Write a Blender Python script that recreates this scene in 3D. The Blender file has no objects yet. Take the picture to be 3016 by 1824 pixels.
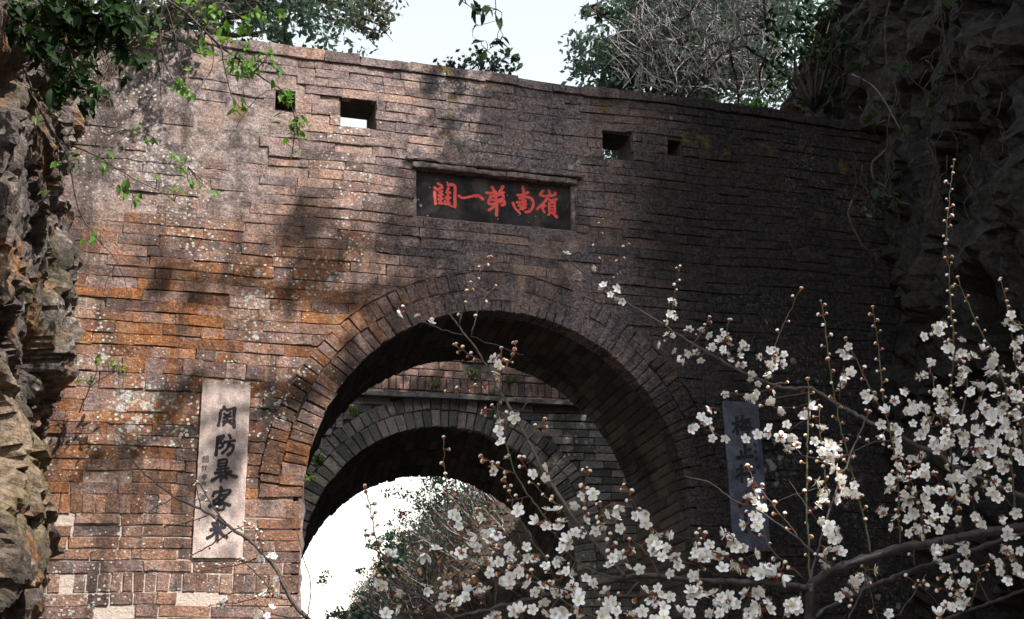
import bpy, math, random
import numpy as np
from math import sin, cos, pi, radians, sqrt, atan2
from mathutils import Vector, Matrix, noise as mn

# ------------------------------------------------------------------ camera, sky, sun, exposure
scene = bpy.context.scene
PW, PH, FPX = 3016.0, 1824.0, 3440.0
PITCH, YAW, ROLL = radians(17.8), radians(17.5), radians(1.3)
CAM = np.array([0.0, -8.0, 1.6])
cF = np.array([sin(YAW)*cos(PITCH), cos(YAW)*cos(PITCH), sin(PITCH)])
_r0 = np.array([cos(YAW), -sin(YAW), 0.0]); _u0 = np.cross(_r0, cF)
cR = _r0*cos(ROLL) - _u0*sin(ROLL); cU = _u0*cos(ROLL) + _r0*sin(ROLL)
cam_d = bpy.data.cameras.new('camera'); cam = bpy.data.objects.new('camera', cam_d)
scene.collection.objects.link(cam); scene.camera = cam
cam_d.sensor_width = 36; cam_d.lens = FPX/PW*36; cam_d.clip_start = 0.05; cam_d.clip_end = 2000
cam.matrix_world = Matrix(((cR[0], cU[0], -cF[0], CAM[0]), (cR[1], cU[1], -cF[1], CAM[1]),
                           (cR[2], cU[2], -cF[2], CAM[2]), (0, 0, 0, 1)))
SUN = Vector((0.36, -0.60, 0.72)).normalized()          # direction towards the sun
SUN_EL = math.asin(SUN.z); SUN_AZ = atan2(SUN.x, SUN.y)
world = bpy.data.worlds.new('World'); scene.world = world; world.use_nodes = True
wn = world.node_tree.nodes; wl = world.node_tree.links; wn.clear()
sky = wn.new('ShaderNodeTexSky'); sky.sky_type = 'NISHITA'; sky.sun_disc = False
sky.sun_elevation = SUN_EL; sky.sun_rotation = SUN_AZ; sky.air_density = 2.4; sky.dust_density = 1.0; sky.ozone_density = 1.5
hs = wn.new('ShaderNodeHueSaturation'); hs.inputs['Saturation'].default_value = 0.36; hs.inputs['Value'].default_value = 1.0
bg = wn.new('ShaderNodeBackground'); bg.inputs['Strength'].default_value = 0.14
wo = wn.new('ShaderNodeOutputWorld')
wl.new(sky.outputs[0], hs.inputs['Color']); wl.new(hs.outputs[0], bg.inputs['Color']); wl.new(bg.outputs[0], wo.inputs['Surface'])
sun_d = bpy.data.lights.new('sun', 'SUN'); sun_d.energy = 4.1; sun_d.angle = radians(0.6); sun_d.color = (1.0, 0.93, 0.84)
sun_o = bpy.data.objects.new('sun', sun_d); scene.collection.objects.link(sun_o)
sun_o.rotation_euler = SUN.to_track_quat('Z', 'Y').to_euler(); sun_o.location = (6, -12, 20)
vs = scene.view_settings
vs.view_transform = 'Standard'; vs.look = 'None'; vs.gamma = 1.0; vs.use_curve_mapping = False; vs.exposure = 1.03
scene.cycles.use_denoising = True
scene.cycles.max_bounces = 6; scene.cycles.diffuse_bounces = 3; scene.cycles.glossy_bounces = 2
scene.cycles.transmission_bounces = 4; scene.cycles.transparent_max_bounces = 8

# ------------------------------------------------------------------ helpers
COL = scene.collection
def ray(px, py):
    return cF + cR*((px - PW/2)/FPX) - cU*((py - PH/2)/FPX)
def at(px, py, d):                      # a point seen at photograph pixel (px, py), d metres ahead of the camera
    return CAM + ray(px, py)*d
def on_y(px, py, y=0.0):                # the same, on the plane y = const
    v = ray(px, py); return CAM + v*((y - CAM[1])/v[1])
def zq(x0, y0, s): return lambda x, y: (x0 + x/s, y0 + y/s)
Z = 2.403
R1 = zq(0, 0, Z); R2 = zq(0, 600, Z); R3L = zq(0, 1204, Z); R4 = zq(1000, 0, Z); R5 = zq(1000, 600, Z); R6 = zq(1000, 1204, Z)
T1 = zq(2016, 0, Z); T2 = zq(2016, 600, Z); T3 = zq(2016, 1204, Z)

def obj(name, V, F, mats, parent=None, loc=None, smooth=True, mi=None, rnd=None):
    me = bpy.data.meshes.new(name)
    V = np.asarray(V, float).reshape(-1, 3)
    if loc is not None: V = V - np.asarray(loc, float)
    me.from_pydata(V.tolist(), [], F if isinstance(F, list) else F.tolist())
    for m in (mats if isinstance(mats, (list, tuple)) else [mats]): me.materials.append(m)
    n = len(me.polygons)
    if smooth: me.polygons.foreach_set('use_smooth', np.ones(n, bool))
    if mi is not None: me.polygons.foreach_set('material_index', np.asarray(mi, np.int32))
    if rnd is not None:
        a = me.attributes.new('rnd', 'FLOAT_COLOR', 'POINT')
        r = np.asarray(rnd, float)
        if r.ndim == 1: r = np.tile(r, (len(V), 1))
        a.data.foreach_set('color', np.c_[r, np.ones(len(r))].astype(np.float32).ravel())
    me.update()
    o = bpy.data.objects.new(name, me); COL.objects.link(o)
    if loc is not None: o.location = loc
    if parent is not None:
        o.parent = parent; o.matrix_parent_inverse = Matrix.Translation(-Vector(parent.location))
    return o
def tag(o, label=None, cat=None, group=None, kind=None):
    if label: o['label'] = label
    if cat: o['category'] = cat
    if group: o['group'] = group
    if kind: o['kind'] = kind
    return o
def thing(name, label, cat, loc=(0, 0, 0), group=None):
    o = bpy.data.objects.new(name, None); COL.objects.link(o); o.location = loc; o.empty_display_size = 0.1
    return tag(o, label, cat, group)
def inst(name, me, parent, M):
    o = bpy.data.objects.new(name, me); COL.objects.link(o); o.parent = parent
    o.matrix_parent_inverse = Matrix.Translation(-Vector(parent.location)); o.matrix_basis = M
    return o
class Acc:                              # collects pieces for one joined mesh
    def __init__(s): s.V = []; s.F = []; s.R = []; s.M = []; s.n = 0
    def add(s, V, F, rnd=None, mi=0):
        V = np.asarray(V, float); k = s.n
        s.V.append(V); s.F += [tuple(i + k for i in f) for f in F]; s.n += len(V)
        s.M += ([mi]*len(F) if isinstance(mi, int) else list(mi))
        if rnd is not None: s.R.append(np.tile(rnd, (len(V), 1)))
    def build(s, name, mats, parent=None, smooth=True, loc=None):
        if not s.V: return None
        return obj(name, np.concatenate(s.V), s.F, mats, parent, loc, smooth, s.M, np.concatenate(s.R) if s.R else None)
def catmull(P, step):
    P = np.asarray(P, float)
    if len(P) == 2: 
        n = max(2, int(np.linalg.norm((P[1]-P[0])[:3])/step)+1); t = np.linspace(0, 1, n)[:, None]; return P[0]*(1-t)+P[1]*t
    Q = np.vstack([2*P[0]-P[1], P, 2*P[-1]-P[-2]]); out = []
    for i in range(1, len(Q)-2):
        n = max(1, int(np.linalg.norm((Q[i+1]-Q[i])[:3])/step)+1)
        for k in range(n):
            t = k/n; a, b, c, d = Q[i-1], Q[i], Q[i+1], Q[i+2]
            out.append(0.5*((2*b)+(c-a)*t+(2*a-5*b+4*c-d)*t*t+(3*b-a-3*c+d)*t**3))
    out.append(Q[-2]); return np.array(out)
def tube(P, r, sides=6, jit=0.0, rng=None, cap=True):
    P = np.asarray(P, float); n = len(P)
    r = np.broadcast_to(np.asarray(r, float), (n,)).copy()
    T = np.gradient(P, axis=0); T /= np.linalg.norm(T, axis=1)[:, None] + 1e-12
    up = np.array([0.13, 0.37, 0.92]); V = []
    a = np.cross(T[0], up); a /= np.linalg.norm(a) + 1e-9
    ang = np.arange(sides)*2*pi/sides
    for i in range(n):
        a = a - T[i]*a.dot(T[i]); a /= np.linalg.norm(a) + 1e-9; b = np.cross(T[i], a)
        rr = r[i]*(1 + (rng.uniform(-jit, jit, sides) if rng is not None and jit else 0))
        V.append(P[i] + np.outer(cos_(ang)*rr, a) + np.outer(sin_(ang)*rr, b))
    F = []
    for i in range(n-1):
        for k in range(sides):
            k2 = (k+1) % sides; F.append((i*sides+k, i*sides+k2, (i+1)*sides+k2, (i+1)*sides+k))
    if cap: F.append(tuple(range(sides))[::-1]); F.append(tuple((n-1)*sides+k for k in range(sides)))
    return np.vstack(V), F
cos_, sin_ = np.cos, np.sin
def box(x0, x1, y0, y1, z0, z1):
    V = [(x, y, z) for x in (x0, x1) for y in (y0, y1) for z in (z0, z1)]
    return V, [(0, 1, 3, 2), (4, 6, 7, 5), (0, 4, 5, 1), (2, 3, 7, 6), (0, 2, 6, 4), (1, 5, 7, 3)]

# ------------------------------------------------------------------ node materials
class NB:
    def __init__(s, name):
        s.m = bpy.data.materials.new(name); s.m.use_nodes = True; s.t = s.m.node_tree; s.t.nodes.clear()
        s.out = s.t.nodes.new('ShaderNodeOutputMaterial'); s.geo = s.t.nodes.new('ShaderNodeNewGeometry'); s.pos = s.geo.outputs['Position']
    def nd(s, t): return s.t.nodes.new(t)
    def lk(s, v, sock):
        if isinstance(v, bpy.types.NodeSocket): s.t.links.new(v, sock)
        elif isinstance(v, (tuple, list)) and len(v) == 3 and sock.type == 'RGBA': sock.default_value = (*v, 1)
        else: sock.default_value = v
    def math(s, op, a, b=0.0, c=None, clamp=False):
        n = s.nd('ShaderNodeMath'); n.operation = op; n.use_clamp = clamp; s.lk(a, n.inputs[0]); s.lk(b, n.inputs[1])
        if c is not None: s.lk(c, n.inputs[2])
        return n.outputs[0]
    def mul(s, a, b): return s.math('MULTIPLY', a, b)
    def add(s, a, b): return s.math('ADD', a, b)
    def rng(s, v, a, b, c=0.0, d=1.0, smooth=True):
        n = s.nd('ShaderNodeMapRange'); n.interpolation_type = 'SMOOTHSTEP' if smooth else 'LINEAR'
        for i, q in enumerate((v, a, b, c, d)): s.lk(q, n.inputs[i])
        return n.outputs[0]
    def vec(s, v, sc=(1, 1, 1), loc=(0, 0, 0), rot=(0, 0, 0)):
        n = s.nd('ShaderNodeMapping'); s.lk(v, n.inputs[0]); n.inputs['Scale'].default_value = sc; n.inputs['Location'].default_value = loc; n.inputs['Rotation'].default_value = rot; return n.outputs[0]
    def noise(s, sc, det=4, vec=None, rough=0.55, dist=0.0):
        n = s.nd('ShaderNodeTexNoise'); s.lk(vec if vec is not None else s.pos, n.inputs['Vector'])
        n.inputs['Scale'].default_value = sc; n.inputs['Detail'].default_value = det; n.inputs['Roughness'].default_value = rough; n.inputs['Distortion'].default_value = dist
        return n.outputs['Fac']
    def voro(s, sc, vec=None, feat='F1', rand=1.0, out='Distance'):
        n = s.nd('ShaderNodeTexVoronoi'); n.feature = feat; s.lk(vec if vec is not None else s.pos, n.inputs['Vector'])
        n.inputs['Scale'].default_value = sc; n.inputs['Randomness'].default_value = rand; return n.outputs[out]
    def ramp(s, f, stops):
        n = s.nd('ShaderNodeValToRGB'); s.lk(f, n.inputs[0]); e = n.color_ramp.elements
        while len(e) < len(stops): e.new(0.5)
        for k, (p, c) in zip(e, stops): k.position = p; k.color = (*c, 1)
        return n.outputs[0]
    def mix(s, f, a, b, mode='MIX'):
        n = s.nd('ShaderNodeMix'); n.data_type = 'RGBA'; n.blend_type = mode; s.lk(f, n.inputs[0]); s.lk(a, n.inputs[6]); s.lk(b, n.inputs[7]); return n.outputs[2]
    def attr(s, name='rnd'):
        n = s.nd('ShaderNodeAttribute'); n.attribute_name = name; q = s.nd('ShaderNodeSeparateColor'); s.t.links.new(n.outputs['Color'], q.inputs[0]); return q.outputs
    def xyz(s):
        n = s.nd('ShaderNodeSeparateXYZ'); s.lk(s.pos, n.inputs[0]); return n.outputs
    def orand(s): return s.nd('ShaderNodeObjectInfo').outputs['Random']
    def bump(s, h, strength=0.5, dist=0.01):
        n = s.nd('ShaderNodeBump'); n.inputs['Strength'].default_value = strength; n.inputs['Distance'].default_value = dist; s.lk(h, n.inputs['Height']); return n.outputs[0]
    def bsdf(s, col, rough=0.9, normal=None, spec=0.3, trans=None):
        p = s.nd('ShaderNodeBsdfPrincipled'); s.lk(col, p.inputs['Base Color']); s.lk(rough, p.inputs['Roughness']); p.inputs['Specular IOR Level'].default_value = spec
        if normal is not None: s.lk(normal, p.inputs['Normal'])
        o = p.outputs[0]
        if trans is not None:
            t = s.nd('ShaderNodeBsdfTranslucent'); s.lk(trans[1], t.inputs[0]); x = s.nd('ShaderNodeMixShader'); x.inputs[0].default_value = trans[0]
            s.t.links.new(o, x.inputs[1]); s.t.links.new(t.outputs[0], x.inputs[2]); o = x.outputs[0]
        s.t.links.new(o, s.out.inputs[0]); return s.m

def masonry_common(n, col):
    """grime, lichen, patina and painted right-hand shade shared by brick and mortar of the front wall (all fixed to the wall itself)"""
    X, Y, Zc = n.xyz()
    # dusty lime bloom in small grains
    dust = n.rng(n.noise(24, 9, rough=0.78), 0.47, 0.64)
    col = n.mix(n.mul(dust, n.rng(n.noise(1.7, 4, n.vec(n.pos, (1, 1, 1), (2, 5, 1))), 0.3, 0.7, 0.06, 0.42)), col, n.mix(n.rng(X, 1.2, 2.6), (0.40, 0.28, 0.215), (0.30, 0.265, 0.265)))
    # pale lichen crust and old lime high on the left end
    pl = n.mul(n.rng(X, 1.25, 0.3), n.rng(Zc, 4.6, 5.15))
    pl = n.mul(pl, n.rng(n.noise(2.6, 6, rough=0.65), 0.34, 0.52))
    plc = n.mix(n.rng(n.noise(11, 9, rough=0.74), 0.38, 0.64), (0.10, 0.085, 0.088), (0.42, 0.355, 0.35))
    col = n.mix(n.mul(pl, 0.9), col, plc)
    # black algae in blotches and runs
    st = n.noise(1.0, 6, n.vec(n.pos, (2.8, 2.8, 0.8)), 0.66)
    col = n.mix(n.mul(n.rng(st, 0.47, 0.62), 0.74), col, n.mix(n.noise(50, 5), (0.022, 0.018, 0.018), (0.075, 0.06, 0.056)))
    # grey patina over the middle, cliff shade painted into the colour to the right
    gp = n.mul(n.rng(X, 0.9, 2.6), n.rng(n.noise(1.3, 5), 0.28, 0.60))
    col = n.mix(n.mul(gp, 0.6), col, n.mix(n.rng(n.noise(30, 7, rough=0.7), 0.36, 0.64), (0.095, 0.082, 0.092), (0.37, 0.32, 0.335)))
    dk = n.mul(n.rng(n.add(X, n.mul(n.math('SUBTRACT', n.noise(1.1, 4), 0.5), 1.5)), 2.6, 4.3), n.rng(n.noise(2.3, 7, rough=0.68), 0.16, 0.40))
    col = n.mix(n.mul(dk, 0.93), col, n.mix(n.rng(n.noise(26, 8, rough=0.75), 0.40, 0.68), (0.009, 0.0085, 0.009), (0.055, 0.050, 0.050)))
    # ochre moss
    ms = n.mul(n.rng(n.noise(3.1, 4, n.vec(n.pos, (1, 1, 1), (3.3, 0, 1.7))), 0.60, 0.68), n.rng(Zc, 5.2, 5.5))
    col = n.mix(n.mul(ms, 0.75), col, (0.16, 0.12, 0.035))
    # pale lichen rosettes: round dots and larger crusts where colonies grow
    colony = n.add(n.noise(1.25, 5, n.vec(n.pos, (1, 1, 1), (7.7, 1, 2.2)), 0.6), n.mul(n.mul(n.rng(X, 1.8, 0.9), n.rng(Zc, 4.9, 4.4)), 0.055))
    d1 = n.voro(30, n.vec(n.pos, (1, 1, 1), (0.3, 0.1, 0.2)))
    m1 = n.rng(n.add(d1, n.mul(n.math('SUBTRACT', n.noise(160, 2), 0.5), 0.22)), n.rng(colony, 0.42, 0.70, 0.02, 0.44), n.rng(colony, 0.42, 0.70, -0.05, 0.32))
    d2 = n.voro(9, n.vec(n.pos, (1, 1, 1), (1.3, 0.1, 0.7)))
    m2 = n.rng(n.add(d2, n.mul(n.math('SUBTRACT', n.noise(36, 7, rough=0.7), 0.5), 0.8)), n.rng(colony, 0.52, 0.70, -0.02, 0.36), n.rng(colony, 0.52, 0.70, -0.10, 0.26))
    m1 = n.mul(m1, n.rng(X, 2.0, 3.4, 1.0, 0.22))
    lich = n.mul(n.math('MAXIMUM', m1, n.mul(m2, 0.9)), n.rng(X, 2.6, 4.6, 1.0, 0.62))
    col = n.mix(n.mul(lich, 0.85), col, n.mix(n.noise(3, 2), (0.62, 0.60, 0.55), (0.44, 0.50, 0.48)))
    # speckle
    col = n.mix(0.9, col, n.mix(n.rng(n.noise(60, 7, rough=0.75), 0.34, 0.66), (0.46, 0.44, 0.44), (1.42, 1.42, 1.42)), 'MULTIPLY')
    return col, lich

def mat_brick():
    n = NB('weathered_brick'); a = n.attr(); X, Y, Zc = n.xyz()
    mo = n.add(n.mul(a[0], 0.46), n.mul(n.rng(n.noise(7.5, 7, n.vec(n.pos, (0.6, 1, 1)), 0.68), 0.28, 0.72, smooth=False), 0.54))
    base = n.ramp(mo, [(0.12, (0.075, 0.058, 0.056)), (0.32, (0.165, 0.125, 0.125)), (0.48, (0.28, 0.215, 0.21)), (0.62, (0.38, 0.25, 0.21)), (0.78, (0.42, 0.265, 0.205)), (0.95, (0.52, 0.40, 0.36))])
    mo2 = n.add(n.mul(a[1], 0.4), n.mul(n.rng(n.noise(9, 8, rough=0.7), 0.28, 0.72, smooth=False), 0.6))
    org = n.ramp(mo2, [(0.14, (0.055, 0.028, 0.019)), (0.36, (0.17, 0.068, 0.027)), (0.58, (0.31, 0.12, 0.036)), (0.78, (0.38, 0.17, 0.065)), (0.97, (0.46, 0.31, 0.23))])
    oz = n.mul(n.rng(n.add(X, n.mul(n.math('SUBTRACT', n.noise(0.8, 3), 0.5), 1.8)), 2.7, 1.1), n.rng(n.add(Zc, n.mul(a[2], 0.8)), 5.85, 4.9))
    of = n.rng(n.add(n.mul(a[2], 0.4), n.noise(8, 8, rough=0.7)), 0.42, 0.86)
    oz = n.mul(oz, n.rng(Zc, 2.25, 3.0, 0.35, 0.97))
    col = n.mix(n.mul(oz, of), base, org)
    blot = n.noise(9, 8, rough=0.72)
    col = n.mix(n.mul(n.rng(blot, 0.50, 0.66), 0.6), col, n.mix(a[2], (0.05, 0.038, 0.034), (0.24, 0.18, 0.16)))
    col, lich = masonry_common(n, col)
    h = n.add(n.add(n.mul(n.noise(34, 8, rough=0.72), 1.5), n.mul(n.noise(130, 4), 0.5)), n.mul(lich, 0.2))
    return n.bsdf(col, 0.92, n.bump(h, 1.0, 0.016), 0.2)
def mat_mortar():
    n = NB('lime_mortar'); X, Y, Zc = n.xyz()
    lo = n.mul(n.rng(n.add(Zc, n.mul(n.math('SUBTRACT', n.noise(2, 4), 0.5), 0.7)), 3.0, 2.5), n.rng(X, 1.4, 0.8))
    col = n.mix(n.noise(14, 6), (0.20, 0.145, 0.12), (0.36, 0.275, 0.235))
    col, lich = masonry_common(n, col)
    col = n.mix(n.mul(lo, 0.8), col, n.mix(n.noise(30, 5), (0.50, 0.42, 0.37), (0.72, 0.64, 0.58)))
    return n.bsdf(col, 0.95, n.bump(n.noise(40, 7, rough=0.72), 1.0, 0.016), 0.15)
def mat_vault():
    n = NB('dark_vault_brick'); a = n.attr()  # dark grey brick with brown and black patches
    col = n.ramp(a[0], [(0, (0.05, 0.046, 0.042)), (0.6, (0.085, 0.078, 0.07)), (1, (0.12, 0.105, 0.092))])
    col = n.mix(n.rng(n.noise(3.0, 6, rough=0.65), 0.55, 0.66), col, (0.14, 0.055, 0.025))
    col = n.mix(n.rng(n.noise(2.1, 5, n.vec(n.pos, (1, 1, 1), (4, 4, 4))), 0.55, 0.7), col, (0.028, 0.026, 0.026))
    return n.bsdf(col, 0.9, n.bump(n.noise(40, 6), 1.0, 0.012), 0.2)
def mat_rear_brick():
    n = NB('grey_rear_brick'); a = n.attr(); X, Y, Zc = n.xyz()
    col = n.ramp(a[0], [(0, (0.11, 0.108, 0.105)), (0.5, (0.24, 0.235, 0.22)), (0.85, (0.33, 0.295, 0.265)), (1, (0.40, 0.33, 0.28))])
    red = n.ramp(n.add(n.mul(a[1], .5), n.mul(n.noise(9, 6), .5)), [(.2, (0.10, 0.075, 0.07)), (.55, (0.25, 0.17, 0.15)), (.9, (0.40, 0.24, 0.18))])
    col = n.mix(n.rng(Zc, 4.42, 4.5), col, red)
    col = n.mix(n.mul(n.rng(n.noise(2.2, 5), 0.52, 0.68), 0.6), col, (0.045, 0.05, 0.04))
    d = n.voro(16); colony = n.noise(1.5, 3)
    col = n.mix(n.rng(n.add(d, n.mul(n.math('SUBTRACT', n.noise(60, 3), 0.5), 0.4)), n.rng(colony, 0.45, 0.7, 0, 0.4), n.rng(colony, 0.45, 0.7, -0.08, 0.25)), col, (0.45, 0.46, 0.43))
    col = n.mix(0.7, col, n.mix(n.rng(n.noise(85, 6), 0.35, 0.66), (0.45, 0.44, 0.44), (1.4, 1.4, 1.4)), 'MULTIPLY')
    return n.bsdf(col, 0.92, n.bump(n.noise(40, 6, rough=0.65), 1.0, 0.012), 0.2)
def mat_rock(name, c0, c1, c2, crust, moss, mossamt):
    n = NB(name)
    v = n.voro(2.1, n.vec(n.pos, (1, 1, 1.4)), out='Color'); q = n.nd('ShaderNodeSeparateColor'); n.lk(v, q.inputs[0])
    col = n.mix(n.rng(n.noise(1.4, 6, rough=0.65), 0.36, 0.64), c0, c1)
    col = n.mix(n.mul(n.rng(n.noise(2.3, 6, n.vec(n.pos, (1, 1, 1), (5, 2, 8)), 0.7), 0.52, 0.64), 0.85), col, c2)
    col = n.mix(n.mul(n.rng(n.noise(7, 7, rough=0.7), 0.55, 0.66), 0.7), col, crust)
    col = n.mix(n.mul(n.rng(n.noise(1.9, 6, n.vec(n.pos, (1, 1, 1), (9, 9, 1)), 0.7), 0.5, 0.62), mossamt), col, moss)
    col = n.mix(0.8, col, n.mix(n.rng(n.noise(30, 8, rough=0.75), 0.33, 0.66), (0.3, 0.3, 0.3), (1.5, 1.5, 1.5)), 'MULTIPLY')
    h = n.add(n.noise(9, 9, rough=0.7), n.mul(n.noise(60, 5, rough=0.7), 0.35))
    return n.bsdf(col, 0.9, n.bump(h, 1.0, 0.05), 0.25)
def mat_simple(name, c0, c1, sc=20, rough=0.8, spec=0.3, bumpd=0.0, obr=False, trans=None):
    n = NB(name); f = n.noise(sc, 5)
    col = n.mix(n.rng(f, 0.3, 0.7), c0, c1)
    if obr: col = n.mix(1.0, col, n.mix(n.orand(), (0.7, 0.7, 0.7), (1.25, 1.2, 1.15)), 'MULTIPLY')
    return n.bsdf(col, rough, n.bump(f, 1.0, bumpd) if bumpd else None, spec, trans)
def mat_leaf(name, c0, c1, trans=0.35, rough=0.45, spec=0.4):
    n = NB(name); r = n.attr()[0]
    col = n.mix(r, c0, c1); col = n.mix(n.mul(n.noise(6, 3), 0.5), col, tuple(0.5*a for a in c0))
    return n.bsdf(col, rough, None, spec, (trans, n.mix(0.5, col, tuple(min(1, 2.2*a) for a in c1))))
def mat_stone(name, c0, c1, dark, speck=0.0, rough=0.85, sc=9):
    n = NB(name)
    col = n.mix(n.rng(n.noise(sc, 7, rough=0.65), 0.35, 0.65), c0, c1)
    col = n.mix(n.mul(n.rng(n.noise(5, 6, n.vec(n.pos, (1, 1, 0.6)), 0.65), 0.48, 0.66), 0.65), col, dark)
    if speck:
        d = n.voro(26); c = n.noise(4, 3)
        col = n.mix(n.rng(n.add(d, n.mul(n.math('SUBTRACT', n.noise(150, 3), 0.5), 0.3)), n.rng(c, 0.45, 0.7, 0, 0.3), n.rng(c, 0.45, 0.7, -0.08, 0.2)), col, (speck, speck, speck))
    col = n.mix(0.5, col, n.mix(n.rng(n.noise(120, 5), 0.35, 0.66), (0.55, 0.55, 0.55), (1.35, 1.35, 1.35)), 'MULTIPLY')
    return n.bsdf(col, rough, n.bump(n.noise(70, 5), 0.7, 0.004), 0.3)

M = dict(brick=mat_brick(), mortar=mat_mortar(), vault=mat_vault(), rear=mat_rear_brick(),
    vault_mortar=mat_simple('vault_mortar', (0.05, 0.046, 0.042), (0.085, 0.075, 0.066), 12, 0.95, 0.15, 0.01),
    rear_mortar=mat_simple('rear_mortar', (0.05, 0.048, 0.044), (0.12, 0.11, 0.10), 14, 0.95, 0.15, 0.01),
    rock_l=mat_rock('pale_fractured_rock', (0.060, 0.053, 0.057), (0.19, 0.155, 0.14), (0.30, 0.155, 0.072), (0.44, 0.38, 0.33), (0.085, 0.085, 0.03), 0.35),
    rock_o=mat_rock('ochre_rock', (0.085, 0.070, 0.060), (0.28, 0.21, 0.155), (0.30, 0.14, 0.06), (0.46, 0.385, 0.30), (0.17, 0.14, 0.05), 0.5),
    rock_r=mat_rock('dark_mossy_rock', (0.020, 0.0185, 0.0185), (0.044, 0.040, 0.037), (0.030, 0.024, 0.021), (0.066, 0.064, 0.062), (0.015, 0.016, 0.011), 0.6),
    slab=mat_stone('pale_granite_slab', (0.33, 0.255, 0.235), (0.58, 0.475, 0.44), (0.15, 0.13, 0.135), 0.0),
    slab_grey=mat_stone('blue_grey_slab', (0.075, 0.078, 0.115), (0.135, 0.14, 0.19), (0.045, 0.045, 0.07), 0.0),
    plaque=mat_stone('blackened_plaque_stone', (0.016, 0.014, 0.017), (0.045, 0.038, 0.040), (0.11, 0.085, 0.08), 0.5),
    frame=mat_stone('plaque_frame_stone', (0.13, 0.105, 0.10), (0.34, 0.27, 0.25), (0.07, 0.06, 0.06), 0.45, sc=22),
    red=mat_simple('red_paint', (0.84, 0.085, 0.075), (0.92, 0.15, 0.13), 30, 0.7, 0.3),
    ink=mat_simple('black_ink', (0.018, 0.016, 0.02), (0.04, 0.036, 0.042), 40, 0.8, 0.2),
    ink_faded=mat_simple('faded_ink', (0.10, 0.085, 0.085), (0.17, 0.14, 0.14), 40, 0.8, 0.2),
    ledge=mat_stone('ledge_stone', (0.08, 0.08, 0.08), (0.25, 0.245, 0.235), (0.12, 0.12, 0.12), 0.0),
    bark=mat_simple('plum_bark', (0.012, 0.008, 0.009), (0.042, 0.027, 0.032), 60, 0.5, 0.5, 0.004),
    twig=mat_simple('plum_twig', (0.030, 0.022, 0.018), (0.075, 0.052, 0.05), 80, 0.6, 0.4, 0.002),
    green_twig=mat_simple('green_plum_twig', (0.018, 0.021, 0.009), (0.055, 0.062, 0.024), 60, 0.6, 0.4),
    petal=mat_simple('plum_petal', (0.84, 0.84, 0.885), (0.90, 0.89, 0.92), 30, 0.6, 0.3, trans=(0.22, (0.9, 0.89, 0.87))),
    anther=mat_simple('plum_anther', (0.62, 0.42, 0.05), (0.78, 0.62, 0.16), 50, 0.7),
    filament=mat_simple('plum_filament', (0.74, 0.72, 0.60), (0.8, 0.78, 0.70), 50, 0.7),
    calyx=mat_simple('plum_calyx', (0.20, 0.055, 0.020), (0.30, 0.11, 0.035), 60, 0.6),
    budskin=mat_simple('plum_bud', (0.74, 0.70, 0.60), (0.84, 0.82, 0.76), 30, 0.55, 0.35, trans=(0.15, (0.8, 0.78, 0.66))),
    stem=mat_simple('woody_stem', (0.028, 0.020, 0.016), (0.085, 0.06, 0.048), 40, 0.75),
    root=mat_simple('pale_root', (0.10, 0.075, 0.058), (0.24, 0.18, 0.145), 30, 0.8),
    root_dark=mat_simple('dark_root', (0.04, 0.033, 0.029), (0.10, 0.082, 0.072), 30, 0.85),
    vine=mat_simple('dry_vine', (0.15, 0.13, 0.14), (0.36, 0.32, 0.335), 20, 0.85),
    vine_dark=mat_simple('dark_vine', (0.022, 0.018, 0.018), (0.06, 0.048, 0.046), 20, 0.85),
    leaf=mat_leaf('sunlit_leaf', (0.045, 0.12, 0.012), (0.12, 0.26, 0.025), 0.42),
    leaf_dark=mat_leaf('shade_dark_leaf', (0.006, 0.016, 0.004), (0.018, 0.048, 0.008), 0.12, 0.6, 0.15),  # silhouette shade put into the near-black leaf colour
    leaf_pale=mat_leaf('young_pale_leaf', (0.14, 0.22, 0.05), (0.26, 0.36, 0.10), 0.45),
    leaf_far=mat_leaf('hazy_evergreen_leaf', (0.020, 0.048, 0.030), (0.062, 0.105, 0.068), 0.3, 0.5),  # bluish haze put into the leaf colour
    leaf_olive=mat_leaf('olive_leaf', (0.040, 0.058, 0.034), (0.105, 0.115, 0.07), 0.3, 0.6),
    leaf_dead=mat_leaf('dead_leaf', (0.10, 0.045, 0.022), (0.26, 0.14, 0.075), 0.25, 0.8, 0.2),
    soil=mat_simple('leaf_litter_soil', (0.045, 0.034, 0.026), (0.12, 0.088, 0.07), 5, 0.95, 0.1, 0.05),
    paving=mat_simple('worn_path_stone', (0.12, 0.11, 0.10), (0.24, 0.22, 0.20), 6, 0.85, 0.3, 0.02),
)
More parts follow.
